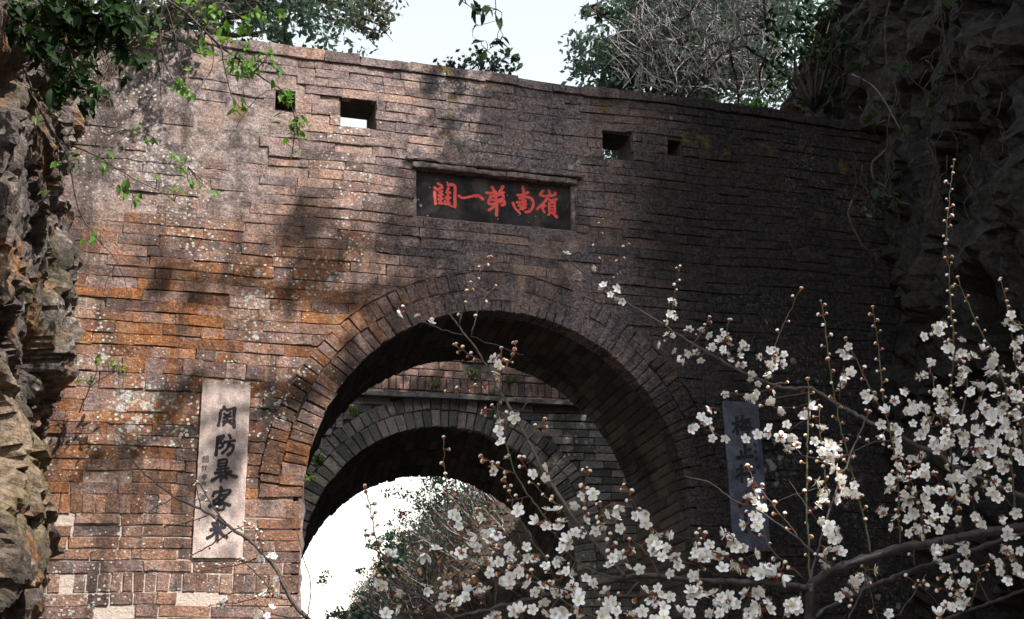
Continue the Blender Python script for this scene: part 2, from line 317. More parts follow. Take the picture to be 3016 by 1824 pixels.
# ------------------------------------------------------------------ masonry
rng = np.random.default_rng(7)
_bf = None
def brick_faces():
    F = []; nu, nv = 5, 4
    for i in range(nu-1):
        for j in range(nv-1): F.append((j*nu+i, j*nu+i+1, (j+1)*nu+i+1, (j+1)*nu+i))
    ring = [i for i in range(nu)] + [j*nu+nu-1 for j in range(1, nv)] + [(nv-1)*nu+i for i in range(nu-2, -1, -1)] + [j*nu for j in range(nv-2, 0, -1)]
    m = len(ring)
    for k in range(m): F.append((ring[(k+1) % m], ring[k], 20+k, 20+(k+1) % m))
    return F, ring
BF, BRING = brick_faces()
def brick(P, q, lu, lv, prot=0.0, back=0.07, ch=0.007, wear=0.004):
    """q: four (u, v) corners bottom-left, bottom-right, top-right, top-left; lu, lv: size in metres"""
    eu, ev = min(0.3, ch*1.6/max(lu, 0.02)), min(0.3, ch*1.3/max(lv, 0.02))
    tu = [0, eu, 0.5+rng.uniform(-.1, .1), 1-eu, 1]; tv = [0, ev, 1-ev, 1]
    q = np.asarray(q, float); V = []
    edge = np.zeros(20, bool); D = np.zeros(20); U = np.zeros((20, 2))
    for j, b in enumerate(tv):
        for i, a in enumerate(tu):
            U[j*5+i] = q[0]*(1-a)*(1-b)+q[1]*a*(1-b)+q[2]*a*b+q[3]*(1-a)*b
            e = i in (0, 4) or j in (0, 3); edge[j*5+i] = e
            D[j*5+i] = -prot + (ch*rng.uniform(0.6, 1.5) if e else rng.uniform(-wear, wear)*0.6)
    # chipped corner
    if rng.random() < 0.25:
        k = rng.choice([0, 4, 15, 19]); D[k] += rng.uniform(0.006, 0.02)
    c = q.mean(0)
    sc = np.array([max(1e-6, np.ptp(q[:, 0])), max(1e-6, np.ptp(q[:, 1]))])
    U += rng.uniform(-1, 1, U.shape)*np.array([wear/max(lu, .02), wear*0.7/max(lv, .02)])*sc
    A = P(U[:, 0], U[:, 1], D); B = P(U[BRING, 0], U[BRING, 1], np.full(len(BRING), back))
    return np.vstack([A, B])
def brnd(): return (rng.random(), rng.random(), rng.random())

def emit(parent, name, items, limit, mat, stuff_name):
    """items: (size score, verts, rnd); the largest become parts, the rest one joined part"""
    items.sort(key=lambda t: -t[0]); acc = Acc()
    for k, (s, V, r) in enumerate(items):
        if k < limit: obj(name, V, BF, mat, parent, loc=V.mean(0), rnd=r, smooth=False)
        else: acc.add(V, BF, r)
    o = acc.build(stuff_name, mat, parent, smooth=False)
    if o: tag(o, kind='stuff')
def seen(V):                             # how large it shows from the photographer's place; zero if out of view
    c = V.mean(0)-CAM; d = c.dot(cF)
    if d < 0.3: return 0
    x, y = PW/2+FPX*c.dot(cR)/d, PH/2-FPX*c.dot(cU)/d
    if not (-40 < x < PW+40 and -40 < y < PH+40): return 0.0
    return np.linalg.norm(np.ptp(V, axis=0))*1000/d

# ---- front gate wall
XL, XR, ZT, PAR = -1.1, 6.4, 6.27, 0.33
AX, AZ, AR = 2.44, 2.84, 1.44            # arch at the front face
BX, BZ, BR, TD = 2.59, 2.82, 1.455, 1.42 # arch at the back of the passage, TD behind
RING1, RING2 = 0.16, 0.135
PLATE = (1.76, 3.07, 4.97, 5.43)
TABL = (0.30, 0.62, 2.43, 3.60); TABR = (4.215, 4.525, 2.515, 3.665)
HOLES = [(1.19, 1.465, 5.655, 5.91), (3.33, 3.59, 5.64, 5.89), (3.90, 4.04, 5.735, 5.885), (0.70, 0.85, 5.74, 5.89)]
gate = thing('gate_wall', 'tall weathered red-brown brick gate wall with a high arched passage and square holes', 'gate wall', (2.44, 0, 0))

zs = [0.0]; special = {}
def fill(to, h=0.0795):
    n = max(1, round((to-zs[-1])/h)); st = (to-zs[-1])/n; b = zs[-1]
    for k in range(n): zs.append(b+st*(k+1)+(rng.uniform(-.004, .004) if k < n-1 else 0))
fill(2.205); special[len(zs)-1] = 'soldier'; zs.append(2.33); fill(2.70); special[len(zs)-1] = 'soldier_left'; zs.append(2.825)
fill(3.53); special[len(zs)-1] = 'header'; zs.append(3.645); special[len(zs)-1] = 'header'; zs.append(3.76)
fill(4.97); fill(5.43); fill(5.65); fill(5.735); fill(5.90); fill(6.19); zs.append(ZT)
def cuts(z0, z1):
    """openings along a course: (left at bottom, left at top, right at bottom, right at top)"""
    out = []; RO = AR+RING1+RING2+0.006; zc = (z0+z1)/2
    def half(z):
        if z < AZ-0.02: return AR+0.002
        d = RO*RO-(z-AZ)**2; return sqrt(d) if d > 0 else -1
    if zc < AZ: out.append((AX-AR, AX-AR, AX+AR, AX+AR))
    elif half(zc) > 0:
        hb, ht = half(z0), half(z1)
        if hb > 0: out.append((AX-hb, AX-max(ht, 0.02), AX+hb, AX+max(ht, 0.02)))
    for (a, b, c, d) in [PLATE, TABL, TABR] + HOLES:
        if zc > c+0.0 and zc < d-0.0: out.append((a, a, b, b))
    return sorted(out)
def wallP(u, v, d):
    u, v, d = np.broadcast_arrays(u, v, d)
    wav = 0.006*np.sin(u*2.1+v*0.7)+0.004*np.sin(u*5.3+1)
    bul = 0.012*np.sin(u*1.3+v*1.9)+0.008*np.sin(u*3.1-v*2.3)
    return np.stack([u, d+bul, v+wav*np.clip(v-1, 0, 1)], -1)
items = []
for ci in range(len(zs)-1):
    z0, z1 = zs[ci], zs[ci+1]; sp = special.get(ci); segs = []; x = XL; xt = XL
    for (lb, lt, rb, rt) in cuts(z0, z1):
        segs.append((x, xt, lb, lt)); x, xt = rb, rt
    segs.append((x, xt, XR, XR))
    for (ab, at_, bb, bt) in segs:
        L = min(bb, bt)-max(ab, at_)
        if max(bb-ab, bt-at_) < 0.03: continue
        lo_, hi_ = min(ab, at_), max(bb, bt); LL = hi_-lo_
        pos = [lo_]; cur = lo_; first = True
        while cur < hi_-0.10:
            if sp == 'soldier' or (sp == 'soldier_left' and cur < 0.28): w = rng.uniform(0.066, 0.084)
            elif sp == 'header': w = rng.uniform(0.12, 0.17)
            else: w = rng.choice([0.285, 0.27, 0.30, 0.25, 0.14, 0.33], p=[.3, .24, .16, .1, .13, .07])+rng.uniform(-.012, .012)
            if first and not sp: w = rng.uniform(0.07, 0.29)
            first = False; cur += w
            if hi_-cur < 0.06: break
            pos.append(cur)
        pos.append(hi_)
        top = ci == len(zs)-2
        for k in range(len(pos)-1):
            if top and rng.random() < 0.05: continue
            gu = rng.uniform(0.002, 0.005) if rng.random() < .45 else -0.0004
            gv0 = rng.uniform(0.003, 0.008) if rng.random() < .45 else rng.uniform(-.0005, .0018); gv1 = rng.uniform(-.0005, 0.0025); zj = rng.normal(0, .0018)
            if z1 < 2.75 and pos[k] < 1.0: gu, gv0, gv1 = rng.uniform(.004, .006), rng.uniform(.003, .006), rng.uniform(.003, .005)
            qb0, qb1 = np.clip((pos[k]+gu, pos[k+1]-gu), ab, bb); qt0, qt1 = np.clip((pos[k]+gu, pos[k+1]-gu), at_, bt)
            if qb1-qb0 < 0.02 and qt1-qt0 < 0.02: continue
            pr = rng.normal(0, 0.0034)
            if rng.random() < 0.04: pr -= rng.uniform(0.01, 0.03)
            if top: pr += 0.018; 
            mx = (qb0+qb1)/2
            # the old lime crust on the left end nearly fills the joints
            sink = 0.010 if (mx < 0.55 and z0 > 4.75 and rng.random() < 0.85) else 0.0
            zt = z1+(rng.uniform(-0.012, 0.02) if top else 0)
            V = brick(wallP, [(qb0, z0+gv0+zj), (qb1, z0+gv0+zj), (qt1, zt-gv1+zj), (qt0, zt-gv1+zj)], max(qb1-qb0, qt1-qt0), z1-z0, pr-sink,
                      back=0.30 if top else 0.07, ch=rng.uniform(0.0012, 0.0042), wear=0.0060)
            items.append((seen(V), V, brnd()))
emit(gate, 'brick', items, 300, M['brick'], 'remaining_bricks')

# two rings of arch bricks on the front
vo = []
for r0, r1, w in ((AR-0.004, AR+RING1-0.004, 0.074), (AR+RING1+0.004, AR+RING1+RING2-0.004, 0.078)):
    nA = int(pi*(r0+r1)/2/w); th = np.linspace(0, pi, nA+1)
    th[1:-1] += rng.uniform(-.006, .006, nA-1)
    P = lambda u, v, d: np.stack([AX+v*cos_(u), d+0*u, AZ+v*sin_(u)], -1)
    for k in range(nA):
        g = rng.choice([0.0008, 0.003, 0.0045])/r0; j = rng.uniform(-.007, .007)
        V = brick(P, [(th[k+1]-g, r0+j*0.5), (th[k]+g, r0+j*0.5), (th[k]+g, r1+j), (th[k+1]-g, r1+j)], w, r1-r0, rng.normal(0.006, 0.005), back=0.16, ch=rng.uniform(.002, .005), wear=.006)
        vo.append((seen(V), V, brnd()))
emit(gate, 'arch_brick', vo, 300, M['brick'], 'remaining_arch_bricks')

# core with mortar face, cut out for the arch, holes and plaque
def cell_sheet(x0, x1, z0, z1, y, keep, h=0.05, depth=0.0, flip=False, P=None):
    nx, nz = int(round((x1-x0)/h)), int(round((z1-z0)/h)); K = np.zeros((nx, nz), bool)
    for i in range(nx):
        for j in range(nz): K[i, j] = keep(x0+(i+.5)*h, z0+(j+.5)*h)
    V = []; F = []; idx = {}
    def vid(i, j, b):
        k = (i, j, b)
        if k not in idx:
            idx[k] = len(V); p = P(np.array(x0+i*h), np.array(z0+j*h), np.array(y+b*depth)) if P else (x0+i*h, y+b*depth, z0+j*h); V.append(p)
        return idx[k]
    for i in range(nx):
        for j in range(nz):
            if not K[i, j]: continue
            f = (vid(i, j, 0), vid(i+1, j, 0), vid(i+1, j+1, 0), vid(i, j+1, 0)); F.append(f[::-1] if flip else f)
            if depth:
                for (di, dj, a, b) in ((-1, 0, (i, j+1), (i, j)), (1, 0, (i+1, j), (i+1, j+1)), (0, -1, (i, j), (i+1, j)), (0, 1, (i+1, j+1), (i, j+1))):
                    ii, jj = i+di, j+dj
                    if 0 <= ii < nx and 0 <= jj < nz and K[ii, jj]: continue
                    F.append((vid(*b, 0), vid(*a, 0), vid(*a, 1), vid(*b, 1)))
    return np.array(V, float).reshape(-1, 3), F
def in_rect(x, z, r, m=0.0): return r[0]-m < x < r[1]+m and r[2]-m < z < r[3]+m
def in_arch(x, z, m, ax=AX, az=AZ, ar=AR): return (z < az and abs(x-ax) < ar+m) or (z >= az and math.hypot(x-ax, z-az) < ar+m)
def coreP(u, v, d):
    q = wallP(u, v, d); x, z = float(u), float(v)
    k = 0.010*mn.noise((x*3.1, z*7.0, 1.3))+0.012*mn.noise((x*0.9, z*1.3, 7.1))+0.006*mn.noise((x*11, z*17, 4.0))
    q[1] += (k*0.25-0.0035) if x < 0.97 and z < 2.75 else k-(0.006 if x < 0.9 and z > 4.7 else 0.0); return q
core = Acc()
V, F = cell_sheet(XL, XR, 0.0, ZT-0.06, 0.014, lambda x, z: not in_arch(x, z, 0.06) and not any(in_rect(x, z, r, 0.01) for r in HOLES) and not in_rect(x, z, (PLATE[0]+.03, PLATE[1]-.03, PLATE[2]+.01, PLATE[3]-.03)), 0.03, P=coreP); core.add(V, F)
V, F = cell_sheet(XL, XR, 5.0, ZT-0.05, PAR, lambda x, z: not any(in_rect(x, z, r, 0.01) for r in HOLES), 0.05, flip=True); core.add(V, F)
V, F = cell_sheet(XL, XR, 0.0, 5.0, TD, lambda x, z: not in_arch(x, z, 0.03, BX, BZ, BR), 0.05, flip=True); core.add(V, F)
core.add(*box(XL, XR, 0.05, PAR-0.004, ZT-0.07, ZT-0.02)); core.add(*box(XL, XR, 0.30, TD, 4.94, 5.0))
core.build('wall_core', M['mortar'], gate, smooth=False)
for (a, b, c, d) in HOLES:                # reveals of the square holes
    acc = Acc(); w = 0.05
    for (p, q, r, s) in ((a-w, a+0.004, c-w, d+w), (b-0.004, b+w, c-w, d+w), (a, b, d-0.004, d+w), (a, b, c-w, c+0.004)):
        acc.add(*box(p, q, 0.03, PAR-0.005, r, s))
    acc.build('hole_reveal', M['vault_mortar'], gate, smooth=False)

# brick barrel of the passage and its jambs
def vaultP(u, v, d):                      # u: arc position (0..1 left foot to right foot through the crown), v: 0..1 depth
    u, v, d = np.broadcast_arrays(u, v, d)
    cx, cz, r = AX+(BX-AX)*v, AZ+(BZ-AZ)*v, AR+(BR-AR)*v; y = 0.02+(TD-0.02)*v
    th = pi*(1-np.clip(u, 0, 1)); low = np.where(u < 0, -u, np.where(u > 1, u-1, 0))*pi*AR
    x = cx+(r+d)*cos_(th); z = cz+(r+d)*sin_(th)-low
    return np.stack([x, y, z], -1)
vb = []; nA = 58; du = 1.0/nA
k = -int(2.75/(pi*AR*du))
while k < nA+int(2.75/(pi*AR*du)):
    v = 0.0; first = True
    while v < 0.999:
        w = (rng.uniform(0.25, 0.30) if not first else rng.choice([0.14, 0.27]))/TD; first = False
        v2 = min(1.0, v+w)
        if 1-v2 < 0.06: v2 = 1.0
        V = brick(vaultP, [(k*du+.0008, v+.003), ((k+1)*du-.0008, v+.003), ((k+1)*du-.0008, v2-.003), (k*du+.0008, v2-.003)], 0.077, (v2-v)*TD, rng.normal(0.0, 0.004), back=0.05)
        vb.append((seen(V)*(1.0 if v < .8 else .9), V, brnd())); v = v2
    k += 1
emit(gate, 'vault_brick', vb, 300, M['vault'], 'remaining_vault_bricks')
u = np.linspace(-0.61, 1.61, 120); VV = []; FF = []
for i, a in enumerate(u):
    for b in (0.0, 0.5, 1.0): VV.append(vaultP(a, b, 0.010))
for i in range(len(u)-1):
    for j in range(2): FF.append((i*3+j, i*3+j+1, (i+1)*3+j+1, (i+1)*3+j))
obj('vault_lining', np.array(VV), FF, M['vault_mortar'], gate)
acc = Acc()                               # mossy lime edging left on the near jamb
pts = [(AX-AR*cos(a)-0.004, 0.03, AZ+AR*sin(a)) for a in np.linspace(0.55, 0, 8)] + [(AX-AR-0.002+rng.uniform(-.004, .004), 0.03+rng.uniform(-.005, .005), z) for z in np.linspace(2.75, 1.2, 22)]
P_ = np.array(pts); V, F = tube(P_, 0.014+0.006*rng.random(len(P_)), 6, 0.5, rng); acc.add(V, F)
acc.build('jamb_edging', M['frame'], gate)

# ---- second wall beyond the little court
SY, SX, SZ, SR = 3.4, 2.85, 2.70, 1.43
SBX, SBZ, SBR, SD = 3.04, 2.38, 1.51, 1.6
rear = thing('rear_gate_wall', 'grey brick inner gate wall with a stone ledge seen through the front archway', 'gate wall', (SX, SY, 0))
def rearP(u, v, d):
    u, v, d = np.broadcast_arrays(u, v, d); return np.stack([u, SY+d, v+0.006*np.sin(u*3)], -1)
LEDGE = 4.40
zr = [0.0]
while zr[-1] < LEDGE-0.12: zr.append(zr[-1]+0.083+rng.uniform(-.004, .004))
zr.append(LEDGE); up = [LEDGE+0.05, LEDGE+0.085, LEDGE+0.235, LEDGE+0.315, LEDGE+0.42]
while up[-1] < 5.5: up.append(up[-1]+0.083)
ri = []
rows = [(zr[i], zr[i+1], None) for i in range(len(zr)-1)] + [(up[i], up[i+1], 'soldier' if i == 1 else None) for i in range(len(up)-1)]
RO = SR+0.17+0.15+0.005
for (z0, z1, sp) in rows:
    zc = (z0+z1)/2; half = SR+0.0 if zc < SZ else (sqrt(max(0, RO*RO-(zc-SZ)**2)) if abs(zc-SZ) < RO else 0)
    for (a, b) in ([(0.2, SX-half), (SX+half, 6.2)] if half > 0.02 else [(0.2, 6.2)]):
        x = a+0.0; first = True
        while x < b-0.03:
            w = rng.uniform(.068, .085) if sp else rng.choice([.27, .29, .14, .24])+rng.uniform(-.01, .01)
            if first and not sp: w *= rng.uniform(.4, 1)
            first = False; x2 = min(b, x+w)
            if b-x2 < 0.05: x2 = b
            if sp and rng.random() < 0.12: x = x2; continue
            V = brick(rearP, [(x+.005, z0+.005), (x2-.005, z0+.005), (x2-.005, z1-.005), (x+.005, z1-.005)], x2-x, z1-z0, rng.normal(0, .006), ch=rng.uniform(.002, .006), wear=.006)
            ri.append((seen(V) if (1.1 < x < 4.7 and 2.6 < z0) else 0, V, brnd())); x = x2
emit(rear, 'brick', ri, 240, M['rear'], 'remaining_bricks')
rv = []
for r0, r1, w in ((SR-.004, SR+0.165, 0.092), (SR+0.175, SR+0.315, 0.095)):
    nA = int(pi*(r0+r1)/2/w); th = np.linspace(0, pi, nA+1); th[1:-1] += rng.uniform(-.008, .008, nA-1)
    P = lambda u, v, d: np.stack([SX+v*cos_(u), SY+d+0*u, SZ+v*sin_(u)], -1)
    for k in range(nA):
        g = 0.005/r0; j = rng.uniform(-.008, .008)
        V = brick(P, [(th[k+1]-g, r0+j*.6), (th[k]+g, r0+j*.6), (th[k]+g, r1+j), (th[k+1]-g, r1+j)], w, r1-r0, rng.normal(.006, .006), back=.14, ch=rng.uniform(.003, .007), wear=.006)
        rv.append((seen(V), V, brnd()))
emit(rear, 'arch_brick', rv, 300, M['rear'], 'remaining_arch_bricks')
acc = Acc(); x = 0.3
while x < 6.1:                            # projecting ledge slabs
    w = rng.uniform(0.35, 0.7); b0 = LEDGE+rng.uniform(-.004, .006)
    V, F = box(x, min(x+w-.006, 6.15), SY-0.075+rng.uniform(-.012, .01), SY+0.05, b0+0.003, b0+0.044); obj('ledge_slab', np.array(V), F, M['ledge'], rear, loc=np.mean(V, 0), smooth=False); x += w
core = Acc()
V, F = cell_sheet(-0.5, 6.8, 0, 5.45, SY+0.016, lambda x, z: not in_arch(x, z, 0.06, SX, SZ, SR), 0.05); core.add(V, F)
V, F = cell_sheet(-0.5, 6.8, 0, 5.0, SY+SD, lambda x, z: not in_arch(x, z, 0.03, SBX, SBZ, SBR), 0.05, flip=True); core.add(V, F)
core.add(*box(-0.5, 6.8, SY+0.02, SY+0.4, 5.40, 5.46)); core.add(*box(-0.5, 6.8, SY+0.3, SY+SD, 4.95, 5.0))
core.build('wall_core', M['rear_mortar'], rear, smooth=False)
def rvaultP(u, v, d):
    u, v, d = np.broadcast_arrays(u, v, d)
    cx, cz, r = SX+(SBX-SX)*v, SZ+(SBZ-SZ)*v, SR+(SBR-SR)*v; y = SY+0.02+(SD-0.02)*v
    th = pi*(1-np.clip(u, 0, 1)); low = np.where(u < 0, -u, np.where(u > 1, u-1, 0))*pi*SR
    return np.stack([cx+(r+d)*cos_(th), y, cz+(r+d)*sin_(th)-low], -1)
vb = []; nA = 50; du = 1/nA
for k in range(-int(2.5/(pi*SR*du)), nA+int(2.5/(pi*SR*du))):
    v = 0.0; first = True
    while v < 0.999:
        w = (rng.uniform(.25, .3) if not first else rng.choice([.14, .27]))/SD; first = False; v2 = min(1.0, v+w)
        if 1-v2 < .06: v2 = 1.0
        V = brick(rvaultP, [(k*du+.001, v+.003), ((k+1)*du-.001, v+.003), ((k+1)*du-.001, v2-.003), (k*du+.001, v2-.003)], .085, (v2-v)*SD, rng.normal(0, .006), back=.05)
        vb.append((seen(V), V, brnd())); v = v2
emit(rear, 'vault_brick', vb, 200, M['vault'], 'remaining_vault_bricks')
u = np.linspace(-0.6, 1.6, 100); VV = []; FF = []
for a in u:
    for b in (0.0, 1.0): VV.append(rvaultP(a, b, 0.012))
for i in range(len(u)-1): FF.append((i*2, i*2+1, i*2+3, i*2+2))
obj('vault_lining', np.array(VV), FF, M['vault_mortar'], rear)

# ------------------------------------------------------------------ plaque and tablets with brushed writing
def stroke(pts, w, taper=0.75):
    """a brush stroke as a flat ribbon with rounded, pressed ends; pts in plane coordinates"""
    P = catmull(np.c_[np.asarray(pts, float), np.zeros(len(pts))], max(w*0.5, 1e-4))[:, :2]
    n = len(P); T = np.gradient(P, axis=0); T /= np.linalg.norm(T, axis=1)[:, None]+1e-12; N = np.c_[-T[:, 1], T[:, 0]]
    t = np.linspace(0, 1, n); ww = w*(1.05-(1-taper)*np.sin(t*pi)*0.6-(1-taper)*0.35*t)
    P = np.vstack([P[0]-T[0]*w*.28, P, P[-1]+T[-1]*w*.28]); N = np.vstack([N[0], N, N[-1]]); ww = np.r_[ww[0]*.45, ww, ww[-1]*.4]
    L, R = P+N*ww[:, None]*.5, P-N*ww[:, None]*.5
    m = len(P); return np.vstack([L, R]), [(i, m+i, m+i+1, i+1) for i in range(m-1)]
def write_char(parent, name, strokes, conv, w, y, mat, taper=0.75):
    acc = Acc(); k = 0
    for s in strokes:
        ww = w
        if isinstance(s[0], (int, float)): ww = w*s[0]; s = s[1:]
        pts = [on_y(*conv(*p), y)[[0, 2]] for p in s]
        V2, F = stroke(pts, ww, taper); k += 1
        acc.add(np.c_[V2[:, 0], np.full(len(V2), y-0.0012-0.0003*k), V2[:, 1]], F)
    o = acc.build(name, mat, parent, smooth=False); return o
def slab_mesh(x0, x1, y0, y1, z0, z1, bev=0.006, n=14):
    """a thin slab whose front edge is worn round and uneven"""
    V = []; F = []; nx, nz = max(3, int(n*(x1-x0)/(z1-z0))+2), n
    if (x1-x0) > (z1-z0): nx, nz = n, max(3, int(n*(z1-z0)/(x1-x0))+2)
    for j in range(nz+1):
        for i in range(nx+1):
            e = i in (0, nx) or j in (0, nz); x = x0+(x1-x0)*i/nx; z = z0+(z1-z0)*j/nz
            if e: x += rng.uniform(-.002, .002); z += rng.uniform(-.002, .002)
            V.append((x, y0+(bev if e else 0), z))
    for j in range(nz):
        for i in range(nx): a = j*(nx+1)+i; F.append((a, a+1, a+nx+2, a+nx+1))
    ring = [i for i in range(nx+1)] + [j*(nx+1)+nx for j in range(1, nz+1)] + [nz*(nx+1)+i for i in range(nx-1, -1, -1)] + [j*(nx+1) for j in range(nz-1, 0, -1)]
    b = len(V); m = len(ring); V += [(V[k][0], y1, V[k][2]) for k in ring]
    F += [(ring[(k+1) % m], ring[k], b+k, b+(k+1) % m) for k in range(m)]
    return np.array(V, float), F

pq = thing('name_plaque', 'black stone plaque with five red brushed characters in a recessed frame above the arch', 'plaque', (2.42, 0.0, 4.97))
px0, px1, pz0, pz1 = PLATE; PY = 0.050
V, F = slab_mesh(px0+0.028, px1-0.028, PY, 0.11, pz0+0.016, pz1-0.058, .003, 26); panel = obj('panel', V, F, M['plaque'], pq, smooth=False)
def bar(x0, x1, y0, y1, z0, z1, name, mat, n=20):
    V, F = slab_mesh(x0, x1, y0, y1, z0, z1, 0.005, n); V += rng.normal(0, .0016, V.shape); return obj(name, V, F, mat, pq, loc=V.mean(0), smooth=False)
bar(px0-0.004, px0+0.026, 0.010, .1, pz0+0.012, pz1-0.052, 'frame_upright', M['frame']); bar(px1-0.026, px1+0.004, 0.014, .1, pz0+0.012, pz1-0.052, 'frame_upright', M['frame'])
bar(px0-0.004, px1+0.004, 0.006, .1, pz0-0.006, pz0+0.014, 'frame_sill', M['frame'])
x_ = px0-0.01
while x_ < px1-0.02:                      # lintel and drip course are laid in bricks
    w_ = rng.uniform(.2, .3); bar(x_, min(x_+w_-.004, px1+.012), -0.030+rng.normal(0, .004), .1, pz1-0.053+rng.normal(0, .002), pz1-0.014, 'lintel_brick', M['frame'], 8); x_ += w_
x_ = px0-0.06
while x_ < px1+0.03:
    w_ = rng.uniform(.2, .3); bar(x_, min(x_+w_-.003, px1+.055), -0.046+rng.normal(0, .005), .1, pz1-0.004+rng.normal(0, .002), pz1+0.020, 'drip_brick', M['frame'], 8); x_ += w_
PC = zq(1200, 440, 4.738)
RED = {
 'guan': [[1.1, (420, 475), (470, 505), (487, 540)], [1.1, (375, 530), (415, 560), (490, 530)], [1.1, (378, 590), (384, 690), (392, 770)], [(440, 600), (490, 580)], [(432, 650), (495, 632)], [(428, 705), (495, 690)], [1.1, (466, 590), (462, 690), (458, 760)], [(432, 755), (495, 760)],
          [(575, 540), (540, 612)], [(540, 612), (598, 606)], [(570, 640), (528, 690)], [(530, 690), (600, 680)], [(522, 722), (525, 770)], [1.1, (560, 690), (566, 740), (585, 785)], [(525, 770), (590, 755)], [1.25, (556, 505), (625, 497), (662, 530), (660, 650), (662, 760), (655, 815)], [0.8, (655, 815), (600, 795)]],
 'yi': [[1.0, (710, 648), (770, 680), (850, 668), (940, 648)], [1.3, (940, 650), (1000, 655), (1055, 700)]],
 'di': [[1.2, (1180, 525), (1215, 590)], [(1095, 605), (1150, 615), (1240, 590)], [1.3, (1335, 515), (1285, 605)], [(1245, 630), (1310, 615), (1350, 600)], [1.1, (1150, 665), (1230, 645), (1330, 640), (1335, 690)], [(1335, 690), (1240, 715), (1150, 700)], [1.1, (1150, 690), (1130, 745), (1150, 770), (1240, 755), (1340, 715)], [1.2, (1340, 715), (1355, 765), (1310, 785)], [1.25, (1225, 600), (1240, 740), (1245, 830), (1240, 930)], [1.1, (1235, 770), (1190, 815), (1130, 858)]],
 'nan': [[1.1, (1608, 520), (1620, 600), (1612, 690)], [1.1, (1530, 645), (1610, 635), (1685, 600)], [1.1, (1470, 745), (1500, 820), (1560, 880)], [1.1, (1560, 690), (1660, 668), (1740, 700), (1755, 780), (1715, 860), (1640, 880)], [(1520, 745), (1600, 735), (1655, 715)], [(1555, 790), (1660, 770)], [(1575, 830), (1655, 812)], [(1612, 690), (1610, 850)], [0.8, (1560, 765), (1590, 800)], [0.8, (1650, 740), (1625, 790)]],
 'ling': [[1.1, (1972, 570), (1990, 640)], [(1895, 575), (1845, 635)], [1.1, (1845, 640), (1930, 655), (2050, 640), (2062, 605)], [(1960, 672), (1900, 750), (1805, 842)], [1.1, (1950, 690), (2010, 715), (2085, 695)], [(1905, 770), (1885, 830), (1915, 885)], [0.8, (1880, 800), (1930, 790)], [(1970, 752), (2065, 742)], [(1975, 760), (1978, 880)], [1.1, (2050, 745), (2055, 880)], [0.8, (1980, 800), (2050, 795)], [0.8, (1980, 840), (2050, 838)], [(1980, 880), (2055, 878)], [(1995, 890), (1960, 922)], [1.3, (2030, 890), (2085, 955)]],
}
for k, s in RED.items(): write_char(panel, 'red_character', s, PC, 0.0215, PY, M['red'], 0.85)

def inscription(lbl, rect, conv, chars, small, mslab, w, loc, smallmat):
    t = thing('inscription_tablet', lbl, 'stone tablet', loc)
    V, F = slab_mesh(rect[0], rect[1], -0.026, 0.06, rect[2], rect[3], .006, 26); sl = obj('slab', V, F, mslab, t, smooth=False)
    for s in chars: write_char(sl, 'black_character', s, conv, w, -0.026, M['ink'], 0.6)
    for s in small: write_char(sl, 'small_character', s, conv, w*0.38, -0.026, smallmat, 0.8)
    return t
CL = [
 [[(322, 238), (340, 262)], [(300, 272), (330, 252)], [(297, 285), (290, 340), (278, 392)], [(345, 268), (412, 248)], [1.2, (410, 248), (404, 320), (406, 405)], [.8, (325, 292), (340, 312)], [.8, (378, 285), (358, 310)], [.8, (322, 328), (382, 316)], [.8, (350, 300), (350, 345)], [.8, (316, 358), (388, 344)], [.8, (350, 348), (318, 388)], [.8, (360, 352), (388, 376)]],
 [[(278, 482), (325, 468)], [(322, 470), (290, 522)], [(292, 522), (318, 550), (288, 572)], [1.2, (278, 482), (268, 560), (260, 628)], [(365, 463), (378, 494)], [(326, 524), (412, 510)], [(368, 518), (350, 572), (308, 612)], [1.1, (358, 550), (400, 548), (385, 602), (352, 625)]],
 [[.9, (284, 668), (280, 718)], [.9, (284, 668), (345, 660), (340, 712)], [.7, (284, 692), (340, 686)], [.8, (282, 716), (340, 710)], [.9, (268, 742), (362, 730)], [.8, (300, 716), (296, 764)], [.8, (334, 714), (334, 758)], [.9, (250, 770), (385, 756)], [1.1, (308, 762), (275, 800), (226, 830)], [1.2, (335, 760), (375, 785), (428, 798)], [1, (305, 776), (300, 832)], [.8, (268, 806), (290, 798)], [.8, (325, 788), (350, 812)], [.8, (345, 782), (322, 802)]],
 [[(298, 880), (308, 906)], [1, (248, 918), (234, 956)], [1, (248, 924), (372, 904), (358, 938)], [(300, 928), (275, 965), (238, 995)], [1, (285, 952), (350, 938)], [1.1, (345, 940), (300, 992), (206, 1034)], [1.1, (272, 966), (320, 1005), (374, 1026)], [.9, (268, 1024), (276, 1066)], [.9, (268, 1022), (328, 1014), (320, 1060)], [.8, (276, 1064), (322, 1058)]],
 [[1, (230, 1172), (322, 1155)], [1.2, (276, 1112), (272, 1210), (268, 1304)], [.9, (242, 1186), (256, 1206)], [.9, (308, 1178), (292, 1202)], [1, (216, 1222), (334, 1200)], [1.1, (266, 1222), (235, 1262), (190, 1288)], [1.2, (282, 1216), (310, 1258), (350, 1282)]],
]
